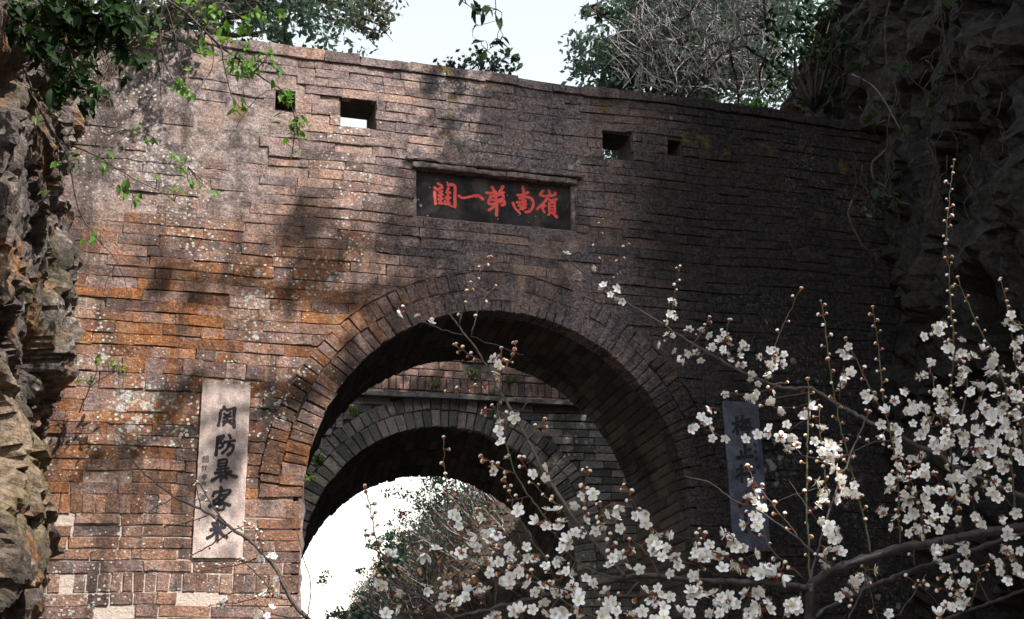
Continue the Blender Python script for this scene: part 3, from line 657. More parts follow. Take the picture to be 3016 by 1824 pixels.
SL = [[[(158, 638), (158, 682)], [(158, 638), (174, 636)], [(182, 636), (198, 636), (198, 682)], [(158, 650), (174, 649)], [(182, 650), (197, 649)], [(170, 662), (188, 660)], [(178, 656), (178, 678)], [(168, 676), (190, 676)]],
      [[(154, 710), (160, 716)], [(150, 724), (157, 729)], [(152, 746), (161, 736)], [(166, 716), (188, 713)], [(178, 715), (177, 742), (170, 746)]],
      [[(150, 790), (186, 784)], [(168, 778), (166, 802)], [(166, 792), (150, 806)], [(168, 792), (184, 802)], [(154, 812), (180, 808)], [(166, 808), (165, 824)]],
      [[(152, 842), (146, 868)], [(152, 842), (172, 840), (174, 862), (180, 864)], [(158, 850), (166, 856)]],
      [[(142, 948), (142, 966)], [(142, 948), (156, 946), (156, 964)], [(142, 957), (156, 956)], [(138, 972), (158, 970)], [(148, 970), (146, 984)], [(138, 984), (176, 982)], [(162, 946), (178, 944)], [(164, 952), (164, 970)], [(164, 952), (176, 951), (176, 970)], [(164, 962), (176, 961)]]]
inscription('pale pinkish stone tablet with large black characters left of the archway', TABL, zq(540, 1110, 2.709), CL, SL, M['slab'], 0.0235, (0.46, 0, 2.43), M['ink_faded'])
CRt = [
 [[1.1, (234, 302), (304, 282)], [1.2, (270, 240), (276, 310), (280, 392)], [(272, 304), (258, 346), (238, 376)], [(284, 308), (310, 342)], [1, (326, 228), (306, 282)], [1, (316, 272), (388, 258)], [1, (328, 292), (308, 352), (392, 340)], [1, (330, 294), (388, 288), (378, 372), (352, 392)], [1, (300, 330), (412, 336)], [.8, (348, 302), (352, 318)], [.8, (344, 346), (350, 362)]],
 [[1.2, (346, 486), (346, 592)], [1.1, (350, 542), (398, 526)], [1.1, (310, 544), (316, 602)], [1.3, (272, 608), (340, 598), (414, 590)]],
 [[1, (318, 668), (302, 694), (276, 718)], [1.1, (326, 702), (302, 748), (266, 788)], [1.2, (314, 738), (320, 822)], [1, (352, 694), (398, 680)], [1.1, (338, 752), (432, 734)], [1.1, (396, 744), (394, 796), (376, 800)]],
 [[1.3, (370, 912), (356, 970), (296, 1040)], [1.3, (360, 960), (392, 1006), (430, 1036)]],
 [[1, (344, 1108), (362, 1130)], [1, (342, 1150), (360, 1170)], [1.2, (354, 1272), (362, 1236), (370, 1196)], [.9, (396, 1108), (396, 1168)], [.9, (396, 1108), (444, 1104), (444, 1164)], [.8, (398, 1136), (442, 1132)], [.8, (398, 1166), (444, 1162)], [1, (406, 1178), (384, 1222)], [1, (398, 1196), (462, 1190), (458, 1256), (430, 1280)], [.8, (410, 1220), (438, 1216)], [.9, (404, 1236), (408, 1262), (440, 1256)]],
]
SR_ = [[[(426, 478), (436, 470)], [(424, 500), (436, 484), (444, 498)], [(432, 486), (452, 502)]], [[(440, 532), (440, 556)], [(430, 540), (432, 562), (454, 558)], [(454, 536), (454, 558)]], [[(440, 606), (462, 602)], [(450, 596), (446, 640)], [(440, 618), (430, 634)], [(452, 616), (464, 630)]], [[(448, 682), (482, 676)], [(464, 668), (462, 706)], [(462, 684), (446, 702)], [(466, 684), (482, 698)]]]
inscription('bluish grey stone tablet with large black characters right of the archway behind blossoms', TABR, zq(2080, 1150, 3.04), CRt, SR_, M['slab_grey'], 0.0255, (4.37, 0, 2.51), M['ink'])
# ------------------------------------------------------------------ ground, cliffs, hillside
V = []; F = []; xs = np.r_[-400, -60, -30, -15, np.arange(-10, 20.1, 2), 30, 60, 400]; ys = np.r_[-400, -60, -30, np.arange(-20, 40.1, 4), 60, 400]
for y in ys:
    for x in xs: V.append((x, y, -0.02 + 0.03*mn.noise((x*.3, y*.3, 0))))
nx = len(xs)
for j in range(len(ys)-1):
    for i in range(nx-1): F.append((j*nx+i, j*nx+i+1, (j+1)*nx+i+1, (j+1)*nx+i))
tag(obj('ground', np.array(V), F, M['soil']), kind='structure')
V, F = box(0.9, 4.0, -14, 9, 0.0, 0.035); tag(obj('path', np.array(V), F, M['paving'], smooth=False), kind='structure')

def rock_disp(p, s=1.0, seed=0.0, blk=0.16, str_=1.6):
    """weathered rock: broad bulges, fault blocks broken along warped joints, ledges and rough grain"""
    q = Vector((p[0]*s+seed, p[1]*s, p[2]*s))
    w = q + Vector((mn.noise(q*0.9), mn.noise(q*0.9+Vector((9, 0, 0))), mn.noise(q*0.9+Vector((0, 9, 0)))))*0.55
    w = w + Vector((mn.noise(q*3.1), mn.noise(q*3.1+Vector((9, 0, 0))), mn.noise(q*3.1+Vector((0, 9, 0)))))*0.16
    d = 0.30*mn.noise(q*0.55)+0.16*mn.noise(q*1.3)
    for k, a in ((1.15, blk), (2.9, blk*0.55), (6.5, blk*0.24)):
        u = Vector((w.x*k, w.y*k, w.z*k*str_)); dd, pp = mn.voronoi(u); c = pp[0]
        t = mn.cell(Vector((c.x*7.31, c.y*5.77, c.z*9.13)))
        g = Vector((mn.cell(c*3.1+Vector((5, 0, 0))), mn.cell(c*3.1+Vector((0, 5, 0))), mn.cell(c*3.1+Vector((0, 0, 5)))))-Vector((.5, .5, .5))
        d += a*(0.8*t+0.45*(u-c).dot(g)-2.6*max(0, 0.09-(dd[1]-dd[0])))
    led = mn.noise(Vector((q.x*.7, q.y*.7, w.z*5.5)))
    d += 0.045*led+0.06*mn.fractal(q*3.4, 0.75, 2.1, 5)-0.05*abs(mn.noise(w*2.3))
    return d
def cliff(name, path, z0, z1, h, mat, amp, lean, back, seed, topround=1.2, hf=lambda p: 1.0, strat=1.6):
    """a rock face following a ground path; its front looks to the left-hand side of the path direction"""
    P = catmull(np.c_[np.asarray(path, float), np.zeros(len(path))], h)[:, :2]
    T = np.gradient(P, axis=0); T /= np.linalg.norm(T, axis=1)[:, None]; N = np.c_[-T[:, 1], T[:, 0]]
    for _ in range(3): N[1:-1] = (N[:-2]+N[1:-1]+N[2:])/3
    N /= np.linalg.norm(N, axis=1)[:, None]
    zz = np.arange(z0, z1+h, h); nt = 14; V = []; m = len(zz)+nt
    for i in range(len(P)):
        k_ = hf(P[i])
        for z in zz:
            f = (z-z0)/(z1-z0); b = lean(P[i], z*k_)
            r = topround*max(0, (z-(z1-topround))/topround)**2
            x, y = P[i]-N[i]*(b+r*0.6); z = z0+(z-z0)*k_
            d = rock_disp((x, y, z), seed=seed, str_=strat)*amp
            V.append((x+N[i][0]*d, y+N[i][1]*d, z+0.3*d*rock_disp_z(x, y, z)))
        for k in range(1, nt+1):
            x, y = P[i]-N[i]*(lean(P[i], z1*k_)+topround*.6+back*(k/nt)**1.5); V.append((x, y, z1*k_+0.35*k/nt*back*0.3+0.35*mn.noise((x*.6, y*.6, 3.3))))
    F = [(i*m+j, (i+1)*m+j, (i+1)*m+j+1, i*m+j+1) for i in range(len(P)-1) for j in range(m-1)]
    return obj(name, np.array(V), F, mat, smooth=False)
def rock_disp_z(x, y, z): return mn.noise((x*1.9+4, y*1.9, z*1.9))
lc = cliff('rock_face_left', [(-0.75, 1.2), (-0.62, 0.4), (-0.60, -0.3), (-0.66, -1.2), (-0.72, -2.4), (-0.92, -3.4), (-1.6, -4.6)], -0.1, 7.6, 0.023, M['rock_l'], 0.62, lambda p, z: 0.10+0.05*sin(z*1.3)-0.03*(z-4)-0.16*max(0, min(1, 3.4-z)), 4, 1.0)
tag(lc, kind='structure')
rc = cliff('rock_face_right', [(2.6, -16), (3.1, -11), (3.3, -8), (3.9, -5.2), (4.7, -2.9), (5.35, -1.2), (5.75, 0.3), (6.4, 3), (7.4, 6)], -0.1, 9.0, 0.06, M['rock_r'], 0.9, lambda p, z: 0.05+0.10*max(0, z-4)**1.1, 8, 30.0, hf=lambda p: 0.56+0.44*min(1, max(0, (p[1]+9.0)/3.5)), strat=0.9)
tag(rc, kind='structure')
# ground rising behind the walls: right hillside with the wood, left one lower
def hill(name, f, x0, x1, y0, y1, h, mat):
    xs = np.arange(x0, x1, h); ys = np.arange(y0, y1, h); V = []
    for y in ys:
        for x in xs: V.append((x, y, f(x, y)))
    n = len(xs); F = [(j*n+i, j*n+i+1, (j+1)*n+i+1, (j+1)*n+i) for j in range(len(ys)-1) for i in range(n-1)]
    return tag(obj(name, np.array(V), F, mat), kind='structure')
def fhill_r(x, y):
    d = x-(3.42+0.10*(y-12))       # distance in from the foot of the slope
    z = 0 if d < 0 else 3.5*(1-math.exp(-2.0*d))+0.66*d
    z *= min(1, max(0, (y-5.6)/1.6))
    return min(z, 26)*(0.97+0.1*mn.noise((x*.25, y*.25, 1)))+0.22*mn.noise((x*.9, y*.9, 5))-0.12
def fhill_l(x, y):
    d = -1.2-x+0.05*(y-6); z = 0 if d < 0 else 1.7*d
    return min(z, 16)+0.3*mn.noise((x*.8, y*.8, 7))-0.15
hill('hillside_right', fhill_r, 1.9, 30, 5.3, 40, 0.4, M['soil'])
hill('hillside_left', fhill_l, -16, 0.2, 5.4, 40, 0.6, M['soil'])
# pale outcrop standing in front of the left face
oc = cliff('rock_outcrop', [(-1.5, -1.75), (-0.86, -1.95), (-0.60, -2.35), (-0.58, -2.8), (-0.80, -3.2), (-1.5, -3.5)], -0.1, 3.35, 0.02, M['rock_o'], 0.50, lambda p, z: 0.0+0.07*max(0, z-2.2)+0.03*sin(z*2.1)-0.10*max(0, min(1, 2.7-z)), 0.35, 12.0, topround=0.7)
tag(oc, 'pale ochre rock pillar leaning on the left rock face below the hanging roots', 'rock')
# ------------------------------------------------------------------ leaves, branches, trees
prng = np.random.default_rng(21)
def leaf_mesh(name, mat, width=0.42, curl=0.12, fold=0.18, r=0.5):
    rows = [(0.0, 0.03), (0.12, 0.45), (0.3, 0.92), (0.5, 1.0), (0.72, 0.72), (0.9, 0.28), (1.0, 0.02)]
    V = []; F = []
    for (t, w) in rows:
        z = -curl*t*t*1.6+curl*t*0.4
        for s in (-1, 0, 1): V.append((s*w*width/2, t, z+abs(s)*w*fold*width))
    for i in range(len(rows)-1):
        for s in (0, 1): a = i*3+s; F.append((a, a+1, a+4, a+3))
    me_o = bpy.data.meshes.new(name); me_o.from_pydata(V, [], F); me_o.materials.append(mat)
    a = me_o.attributes.new('rnd', 'FLOAT_COLOR', 'POINT'); a.data.foreach_set('color', np.tile([r, r, r, 1], len(V)).astype(np.float32))
    me_o.polygons.foreach_set('use_smooth', np.ones(len(F), bool)); return me_o
def leaf_set(base, mat, **k): return [leaf_mesh(base, mat, width=w, curl=c, r=r, **k) for (w, c, r) in ((.44, .10, .15), (.50, .2, .45), (.40, .3, .7), (.47, -.05, .95))]
LV = dict(sun=leaf_set('leaf', M['leaf']), dark=leaf_set('leaf', M['leaf_dark']), pale=leaf_set('leaf', M['leaf_pale']))
def frame_mat(p, d, up, s):
    d = Vector(d).normalized(); u = Vector(up); x = d.cross(u)
    if x.length < 1e-4: x = d.cross(Vector((1, 0, 0.3)))
    x.normalize(); z = x.cross(d)
    Mx = Matrix.Identity(4)
    for i in range(3): Mx[i][0] = x[i]*s; Mx[i][1] = d[i]*s; Mx[i][2] = z[i]*s; Mx[i][3] = p[i]
    return Mx
def rvec(s=1.0): return Vector(prng.normal(0, s, 3))
def place_leaf(parent, kind, p, s, d=None):
    d = Vector(d) if d is not None else Vector((prng.normal(0, .6), prng.normal(-.2, .5), prng.normal(-.55, .5)))
    return inst('leaf', LV[kind][prng.integers(4)], parent, frame_mat(p, d, Vector((0, -.5, 1))+rvec(.5), s))
def px_tube(conv, pts, w0, w1, d0, d1, step=0.03, sides=6, jit=0.0, wob=0.0):
    n = len(pts); P = []
    for i, q in enumerate(pts):
        t = i/(n-1); P.append(np.r_[at(*conv(*q[:2]), d0+(d1-d0)*t), (w0+(w1-w0)*t)/2*(d0+(d1-d0)*t)/FPX])
    C = catmull(P, step)
    if wob: C[1:-1, :3] += prng.normal(0, wob, (len(C)-2, 3))
    return C
def leaf_cloud(C, size, spread=1.0, droop=-.3, rbias=0.0):
    """leaf-sized folded diamonds at the points C"""
    n = len(C); d = prng.normal(0, 1, (n, 3))+np.array([0, 0, droop]); d /= np.linalg.norm(d, axis=1)[:, None]
    a = prng.normal(0, 1, (n, 3)); x = np.cross(d, a); x /= np.linalg.norm(x, axis=1)[:, None]+1e-9
    s = (np.asarray(size)*prng.uniform(.6, 1.35, n))[:, None]
    V = np.stack([C-d*s*.5, C+x*s*.27, C+d*s*.5, C-x*s*.27], 1).reshape(-1, 3)
    F = (np.arange(n)[:, None]*4+np.arange(4)).tolist(); r = np.clip(prng.random(n)+rbias, 0, 1)
    return V, F, np.repeat(np.stack([r]*3, 1), 4, 0)
def clumps(centers, n, fill=0.55):
    """points in soft-edged clumps: centers = [(p, radius)]"""
    out = []; tot = sum(r**2 for _, r in centers)
    for p, r in centers:
        k = int(n*r**2/tot); sub = prng.normal(0, .5, (max(3, int(k/45)), 3))*r
        q = sub[prng.integers(len(sub), size=k)]+prng.normal(0, .17, (k, 3))*r
        out.append(np.asarray(p)+q*np.array([1, 1, .85]))
    return np.vstack(out)
def limb_tubes(acc, base, targets, r0, step=.25, wob=.04, sides=5):
    base = np.asarray(base, float)
    for t in targets:
        t = np.asarray(t, float); m = (base+t)/2+prng.normal(0, .12, 3)*np.linalg.norm(t-base)*.5
        C = catmull([base, m, t], step); V, F = tube(C, np.linspace(r0, r0*.22, len(C)), sides); acc.add(V, F)
def tree(name, label, cat, base, fork, cl, n, lsize, lmat, tr=.12, group=None, bark='stem', rbias=0.0):
    t = thing(name, label, cat, tuple(base), group); acc = Acc()
    C = catmull([base, (np.asarray(base)*.5+np.asarray(fork)*.5)+prng.normal(0, .12, 3), fork], .3); V, F = tube(C, np.linspace(tr, tr*.55, len(C)), 8); obj('trunk', V, F, M[bark], t)
    limb_tubes(acc, fork, [c for c, r in cl], tr*.5)
    for c, r in cl:
        for _ in range(5): limb_tubes(acc, c, [np.asarray(c)+prng.normal(0, .55, 3)*r], tr*.12)
    acc.build('limbs', M[bark], t)
    V, F, R = leaf_cloud(clumps(cl, n), lsize); obj('crown', V, F, M[lmat], t, smooth=False, rnd=R*1.0); return t

# evergreen behind the left end of the wall
dL = 15.0
cl = [(at(x, y, dL+prng.uniform(-1, 1)), r) for x, y, r in ((560, -60, .9), (640, 10, .6), (730, 40, .5), (790, 10, .62), (860, -60, .8), (700, -130, 1.0), (820, 90, .28), (900, -200, 1.1), (680, 100, .3))]
tree('evergreen_tree', 'dark evergreen tree rising behind the left end of the brick wall', 'tree', (-2.6, 7.5, fhill_l(-2.6, 7.5)-.1), (-0.6, 7.2, 10.5), cl, 7500, .10, 'leaf_far', .16)
cl = [(at(x, y, dL+2+prng.uniform(-1, 1)), r) for x, y, r in ((1010, 10, .55), (1060, 50, .42), (1100, 90, .26), (1030, -80, .8), (1090, 20, .35), (960, -140, .9))]
tree('thin_crowned_tree', 'thin leafed tree with drooping spray against the sky behind the wall', 'tree', (-1.9, 10.5, fhill_l(-1.9, 10.5)-.1), (0.6, 10.0, 13.0), cl, 4200, .085, 'leaf_olive', .12)
# evergreen on the right hillside
dR = 19.0
cl = [(at(x, y, dR+prng.uniform(-1.5, 1.5)), r) for x, y, r in ((1770, 250, .55), (1800, 190, .7), (1850, 130, .8), (1850, 230, .8), (1900, 40, .8), (1950, 170, 1.0), (1970, 70, 1.0), (1980, -50, 1.1), (2050, 200, 1.2), (2070, 60, 1.2), (2180, 120, 1.3), (2160, -30, 1.3), (2270, 30, 1.2), (2260, 210, 1.2), (1840, 15, .45), (1740, 20, .25), (1760, 40, .2), (1810, 450, 1.0), (1870, 480, 1.0), (1990, 460, .8), (1900, 380, 1.0))]
tree('spreading_evergreen_tree', 'broad bluish green tree on the slope behind the right end of the wall', 'tree', (10.5, 9.6, fhill_r(10.5, 9.6)-.2), (9.4, 9.4, 12.2), cl, 26000, .11, 'leaf_far', .22)

t = thing('wall_corner_shrub', 'olive green shrub overhanging the upper left corner of the wall', 'shrub', (-0.5, .45, 6.15)); acc = Acc(); tips = []
for k in range(22):
    e = at(prng.uniform(300, 640), prng.uniform(-60, 75), prng.uniform(8.2, 9.0)); limb_tubes(acc, t.location, [e], .012, .12, sides=4); tips.append((e, .22))
acc.build('stems', M['vine_dark'], t); V, F, R = leaf_cloud(clumps(tips, 1500), .055); obj('foliage', V, F, M['leaf_olive'], t, smooth=False, rnd=R)
# bare vines tangled over the wall's right end
bt = thing('bare_vine_thicket', 'tangled grey bare vines arching over the right end of the wall', 'vine', tuple(at(2150, 330, 12.5)))
B = zq(1650, 0, 2.738)
thick = [[(1000, 255), (1090, 235), (1180, 280), (1235, 325)], [(1450, 165), (1530, 132), (1640, 130)], [(1500, 370), (1560, 430), (1650, 472)], [(1655, 460), (1605, 600), (1622, 722)], [(1640, -20), (1648, 100), (1665, 210), (1760, 260)], [(1170, 390), (1270, 340), (1370, 345), (1450, 290), (1600, 275)], [(950, 800), (1030, 620), (1085, 520), (1180, 400)], [(1390, -10), (1400, 120), (1450, 250), (1500, 370)], [(1370, 350), (1380, 500), (1420, 640), (1440, 850)], [(960, 165), (1040, 110), (1100, 0)], [(680, 330), (770, 440), (830, 500), (900, 545)], [(1820, -10), (1830, 80), (1790, 200)], [(1500, 370), (1430, 380), (1330, 420), (1230, 520), (1010, 800)]]
for q in thick:
    C = px_tube(B, q, 9, 6, 12.0+prng.uniform(-.6, .6), 12.0+prng.uniform(-.6, .6), .1); V, F = tube(C[:, :3], C[:, 3], 6); obj('stem', V, F, M['vine_dark'], bt)
C = px_tube(B, [(1080, 822), (1250, 800), (1400, 762), (1615, 728)], 5, 4, 11.4, 11.4, .1); V, F = tube(C[:, :3], C[:, 3], 5); obj('pale_stick', V, F, M['root'], bt)
acc = Acc()
for k in range(760):
    x, y = prng.uniform(480, 1750), prng.uniform(-60, 760)
    if x < 800 and (y < 60 or prng.random() < .35): continue
    L = prng.uniform(90, 340); a = prng.choice([-2.2, -1.6, -.7, -2.8], p=[.4, .3, .15, .15])+prng.normal(0, .3); bend = prng.normal(0, .42)
    q = [(x, y)]
    for s in range(4): a += bend*.5+prng.normal(0, .10); q.append((q[-1][0]+cos(a)*L/4, q[-1][1]+sin(a)*L/4))
    if max(p[1] for p in q) > 830+(q[-1][0]-900)*.12: continue
    d = 12.3+prng.uniform(-1.4, 1.6); C = px_tube(B, q, prng.uniform(1.6, 4.2), 1.2, d, d+prng.uniform(-.5, .5), .12)
    V, F = tube(C[:, :3], C[:, 3], 3, cap=False); acc.add(V, F, mi=0 if prng.random() < .75 else 1)
tag(acc.build('twigs', [M['vine'], M['vine_dark']], bt), kind='stuff')

# dry tufts and small weeds along the wall top and the ledge
def tuft(name, label, cat, p, n, h, mat, spread=.5, group=None, lf=None):
    t = thing(name, label, cat, tuple(p), group); acc = Acc(); L = []
    for k in range(n):
        a = prng.uniform(0, 2*pi); s = prng.uniform(.2, 1)*spread; b = np.asarray(p)+np.r_[prng.normal(0, h*.18, 2), 0]*np.r_[1, .4, 0]
        e = b+np.array([cos(a)*s*h, sin(a)*s*h*.6, h*prng.uniform(.5, 1)]); m = (b+e)/2+np.array([0, 0, h*.18])
        C = catmull([b, m, e], h*.2); V, F = tube(C, np.linspace(.0028, .001, len(C)), 3, cap=False); acc.add(V, F)
        L += [C[i]+prng.normal(0, h*.05, 3) for i in range(1, len(C))]
    acc.build('blades' if lf is None else 'stems', M['stem'] if lf else M[mat], t)
    if lf:
        V, F, R = leaf_cloud(np.array(L*lf[0]), lf[1]); obj('foliage', V+0, F, M[mat], t, smooth=False, rnd=R)
    return t
for x, n, h, lab in ((4.9, 26, .16, 'short rusty dry grass tuft on the wall top below the bare vines'), (5.15, 40, .20, 'thick tall rusty dry grass tuft near the right end of the wall top'), (5.42, 30, .14, 'rusty dry grass tuft where the wall top meets the right rock face'), (4.62, 12, .12, 'sparse small dry grass tuft on the wall top beside the green weed')):
    tuft('dry_grass_tuft', lab, 'grass', (x, .1, ZT-.01), n, h, 'leaf_dead', .8, 'dry grass tufts on the wall top')
for q, n, h, lab in (((1330, 178), 16, .17, 'small leafy shrub sprouting from the wall top, the shorter of two'), ((1440, 196), 26, .30, 'small leafy shrub sprouting from the wall top, the taller of two'), ((2225, 318), 14, .16, 'green leafy weed on the wall top under the bare vines')):
    p = on_y(*q, .12); p[2] = ZT-.02
    tuft('wall_top_shrub', lab, 'shrub', p, n, h, 'leaf_far' if q[0] < 2000 else 'leaf', .9, None, (3, .05))
for (q, lab) in (((1388, 1110), 'bright green fern sprig on the inner wall above its ledge'), ((1500, 1128), 'bright green leafy weed on the stone ledge near its right end'), ((1270, 1140), 'tiny green weed on the stone ledge of the inner wall'), ((1046, 1222), 'little green sprig in the joints of the inner arch ring')):
    p = on_y(*q, SY-.03); tuft('ledge_weed', lab, 'weed', p, 7, .09, 'leaf_pale', 1.0, None, (3, .032))
p = on_y(940, 1375, 3.2); tuft('jamb_fern', 'green fern hanging in the corner beside the inner arch foot', 'fern', p, 14, .13, 'leaf', 1.2, None, (3, .035))
p = on_y(903, 1420, .02); tuft('jamb_weed', 'small pale weed on the edge of the front arch jamb', 'weed', p, 6, .06, 'leaf_pale', 1.1, None, (2, .026))

t = thing('cliff_edge_shrub', 'dark leafy shrub on the rock edge above the right end of the wall', 'shrub', tuple(at(2400, 330, 11.2))); acc = Acc(); tips = []
for k in range(26):
    e = at(prng.uniform(2300, 2490), prng.uniform(40, 300), prng.uniform(10.8, 12.2)); limb_tubes(acc, t.location, [e], .02, .2, sides=4); tips.append((e, .3))
acc.build('stems', M['vine_dark'], t); V, F, R = leaf_cloud(clumps(tips, 1100), .07); obj('foliage', V, F, M['leaf_dark'], t, smooth=False, rnd=R)

# hanging leafy branch catching the sun over the wall's left end
def leafy(name, label, cat, stems, leaves, kind, d, lsize, conv, mat='stem', dj=.25, group=None, loc=None):
    allp = []; first = None; parts = []
    for q, w0, w1 in stems:
        C = px_tube(conv, q, w0, w1, d+prng.uniform(-dj, dj)*.4, d+prng.uniform(-dj, dj)*.4, .04, wob=.002); parts.append(C); allp.append(C[:, :3])
    t = thing(name, label, cat, tuple(parts[0][0, :3]) if loc is None else loc, group)
    so = []; owner = []
    for C in parts: V, F = tube(C[:, :3], C[:, 3], 5); so.append(obj('stem', V, F, M[mat], t)); owner += [len(so)-1]*len(C)
    A = np.vstack(allp)
    sp = Acc()
    for (x, y, s, n) in leaves:
        for _ in range(n):
            px = x+prng.normal(0, s*.55); py = y+prng.normal(0, s*.55); v = ray(*conv(px, py)); p = CAM+v*d
            k = np.argmin(((A-p)**2).sum(1)); dd = (A[k]-CAM).dot(cF)+prng.uniform(-.08, .08); p = CAM+v*dd; dr = p-A[k]
            ln = lsize*prng.uniform(.7, 1.25)
            dirv = Vector(dr/(np.linalg.norm(dr)+1e-6))*.7+Vector((prng.normal(.1, .4), prng.normal(-.2, .4), prng.normal(-.5, .4))); dirv.normalize()
            base = Vector(p)-dirv*ln*.5
            place_leaf(so[owner[k]], kind, base, ln, dirv)
            if np.linalg.norm(np.array(base)-A[k]) > .004:
                C = catmull([A[k], (A[k]+np.array(base))/2+prng.normal(0, .006, 3), np.array(base)], .05); V, F = tube(C, np.linspace(.0022, .0012, len(C)), 3, cap=False); sp.add(V, F)
    o = sp.build('leaf_stalks', M[mat], t)
    if o: tag(o, kind='stuff')
    return t
leafy('sunlit_branch', 'leafy green branch arching down in front of the wall below the left trees', 'branch',
    [([(1100, -260), (1170, -20), (1300, 80), (1440, 210), (1560, 330), (1700, 430), (1800, 510), (1900, 580), (1990, 640), (2060, 760), (2085, 880), (2065, 1090)], 9, 2.5),
     ([(1440, 210), (1400, 300), (1440, 400)], 4, 2), ([(1500, -40), (1600, 40), (1760, 170), (1860, 270)], 5, 2), ([(1560, 330), (1600, 520), (1640, 680), (1710, 770)], 4, 2), ([(1690, -60), (1780, 60), (1900, 120), (1970, 170)], 4, 2), ([(1800, 510), (1880, 440), (1960, 500), (2030, 540)], 3, 2), ([(1990, 640), (1890, 640), (1760, 760), (1620, 990)], 3, 1.5)],
    [(1440, 360, 60, 10), (1620, 280, 90, 12), (1700, 420, 80, 20), (1780, 480, 60, 13), (1660, 500, 50, 8), (1840, 430, 60, 10), (1900, 370, 60, 8), (1965, 500, 60, 8), (2030, 700, 40, 38), (2085, 880, 70, 22), (1740, 180, 60, 10), (1830, 100, 60, 9), (1960, 130, 50, 6), (1560, 150, 70, 10), (1900, 590, 30, 3), (2020, 1000, 20, 2), (2080, 1085, 30, 3), (1710, 750, 50, 5), (1630, 790, 20, 2), (1950, 830, 20, 2), (1480, 60, 90, 10), (1350, 20, 90, 9)], 'sun', 6.3, .056, R1)
leafy('trailing_branch', 'thin dark branch trailing across the brickwork with few scattered leaves', 'branch',
    [([(-260, 60), (0, 250), (150, 450), (250, 700), (400, 980), (560, 1050), (720, 1120), (900, 1240), (1100, 1340), (1285, 1460)], 9, 2), ([(-200, 420), (30, 530), (200, 640), (350, 900), (450, 1060), (510, 1250), (560, 1490), (680, 1680), (830, 1860), (930, 2140)], 9, 2), ([(720, 1120), (900, 1130), (1100, 1150), (1330, 1180)], 4, 1.5), ([(150, 450), (330, 520), (560, 600)], 5, 2), ([(400, 980), (430, 1250), (455, 1400)], 4, 2), ([(900, 1240), (940, 1400), (925, 1490)], 2, 1.5), ([(830, 1860), (760, 1980), (700, 2210)], 2, 1.5), ([(930, 2030), (1040, 2080), (1040, 2180), (960, 2260)], 2, 1)],
    [(730, 1180, 60, 8), (900, 1350, 60, 8), (960, 1420, 30, 4), (1250, 1150, 60, 6), (1300, 1340, 90, 12), (1420, 1310, 20, 2), (1530, 1370, 20, 2), (640, 1680, 50, 7), (400, 1170, 60, 6), (330, 1350, 20, 2), (540, 1130, 50, 5), (780, 1100, 20, 2), (430, 680, 60, 6), (240, 860, 50, 5), (1120, 1240, 20, 2)], 'sun', 5.9, .055, R1)
leafy('hanging_sprig', 'green sprig hanging over the pale lichen patch on the wall', 'branch', [([(1150, -200), (1145, 60), (1130, 250), (1190, 500), (1240, 590), (1320, 650), (1390, 710)], 7, 2), ([(1160, 0), (1210, 140), (1250, 300), (1300, 540)], 4, 1.5), ([(1130, 280), (1100, 460), (1050, 660), (1010, 770)], 4, 1.5), ([(1150, 320), (1160, 480), (1140, 640)], 4, 1.5), ([(1400, 0), (1500, 300), (1500, 480), (1380, 660)], 3, 1.5)],
    [(1300, 640, 70, 14), (1220, 600, 30, 5), (1360, 690, 40, 5), (1050, 970, 60, 0), (1330, 490, 20, 2), (1060, 260, 40, 5), (1060, 320, 50, 5)], 'sun', 6.6, .055, R1)
leafy('wall_sprig', 'young pale green sprig growing from the crack beside the wall', 'plant', [([(560, 1480), (600, 1380), (640, 1300), (690, 1150), (620, 1080), (540, 1060)], 4, 2), ([(640, 1300), (720, 1240), (800, 1200), (880, 1220)], 2.5, 1.5)],
    [(790, 1130, 40, 8), (850, 1180, 45, 8), (700, 1100, 30, 6), (620, 1240, 50, 8), (880, 1220, 25, 4)], 'pale', 7.5, .05, R2, dj=.05)
leafy('leaf_spray', 'small spray of slim leaves against the pale wall patch', 'branch', [([(760, 960), (880, 920), (960, 930), (1060, 960), (1140, 995)], 2.5, 1.5), ([(760, 960), (700, 900), (640, 700), (600, 500)], 2.5, 3)], [(980, 940, 30, 4), (1050, 970, 30, 5), (1110, 990, 25, 3)], 'sun', 6.6, .055, R1)
# dark canopy sprays hanging in front of the left rock face
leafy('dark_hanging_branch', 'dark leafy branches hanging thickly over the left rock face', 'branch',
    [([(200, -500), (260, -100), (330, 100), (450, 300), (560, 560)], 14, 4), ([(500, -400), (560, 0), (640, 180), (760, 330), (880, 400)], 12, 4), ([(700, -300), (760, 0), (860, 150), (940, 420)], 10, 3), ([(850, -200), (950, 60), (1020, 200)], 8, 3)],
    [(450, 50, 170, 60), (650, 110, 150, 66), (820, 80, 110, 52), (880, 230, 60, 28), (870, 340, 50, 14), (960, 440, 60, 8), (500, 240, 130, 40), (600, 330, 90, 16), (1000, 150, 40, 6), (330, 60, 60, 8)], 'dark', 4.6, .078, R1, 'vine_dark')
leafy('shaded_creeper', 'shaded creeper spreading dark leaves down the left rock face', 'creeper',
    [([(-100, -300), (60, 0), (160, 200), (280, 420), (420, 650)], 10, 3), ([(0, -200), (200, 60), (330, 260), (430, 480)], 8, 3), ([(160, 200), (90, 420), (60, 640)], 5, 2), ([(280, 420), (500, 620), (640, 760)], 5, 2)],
    [(150, 60, 110, 34), (280, 130, 110, 40), (330, 330, 110, 44), (480, 480, 110, 40), (420, 650, 90, 24), (620, 640, 70, 18), (80, 200, 60, 14), (200, 330, 60, 14), (560, 560, 70, 16), (640, 760, 60, 10)], 'dark', 5.2, .07, R1, 'vine_dark')
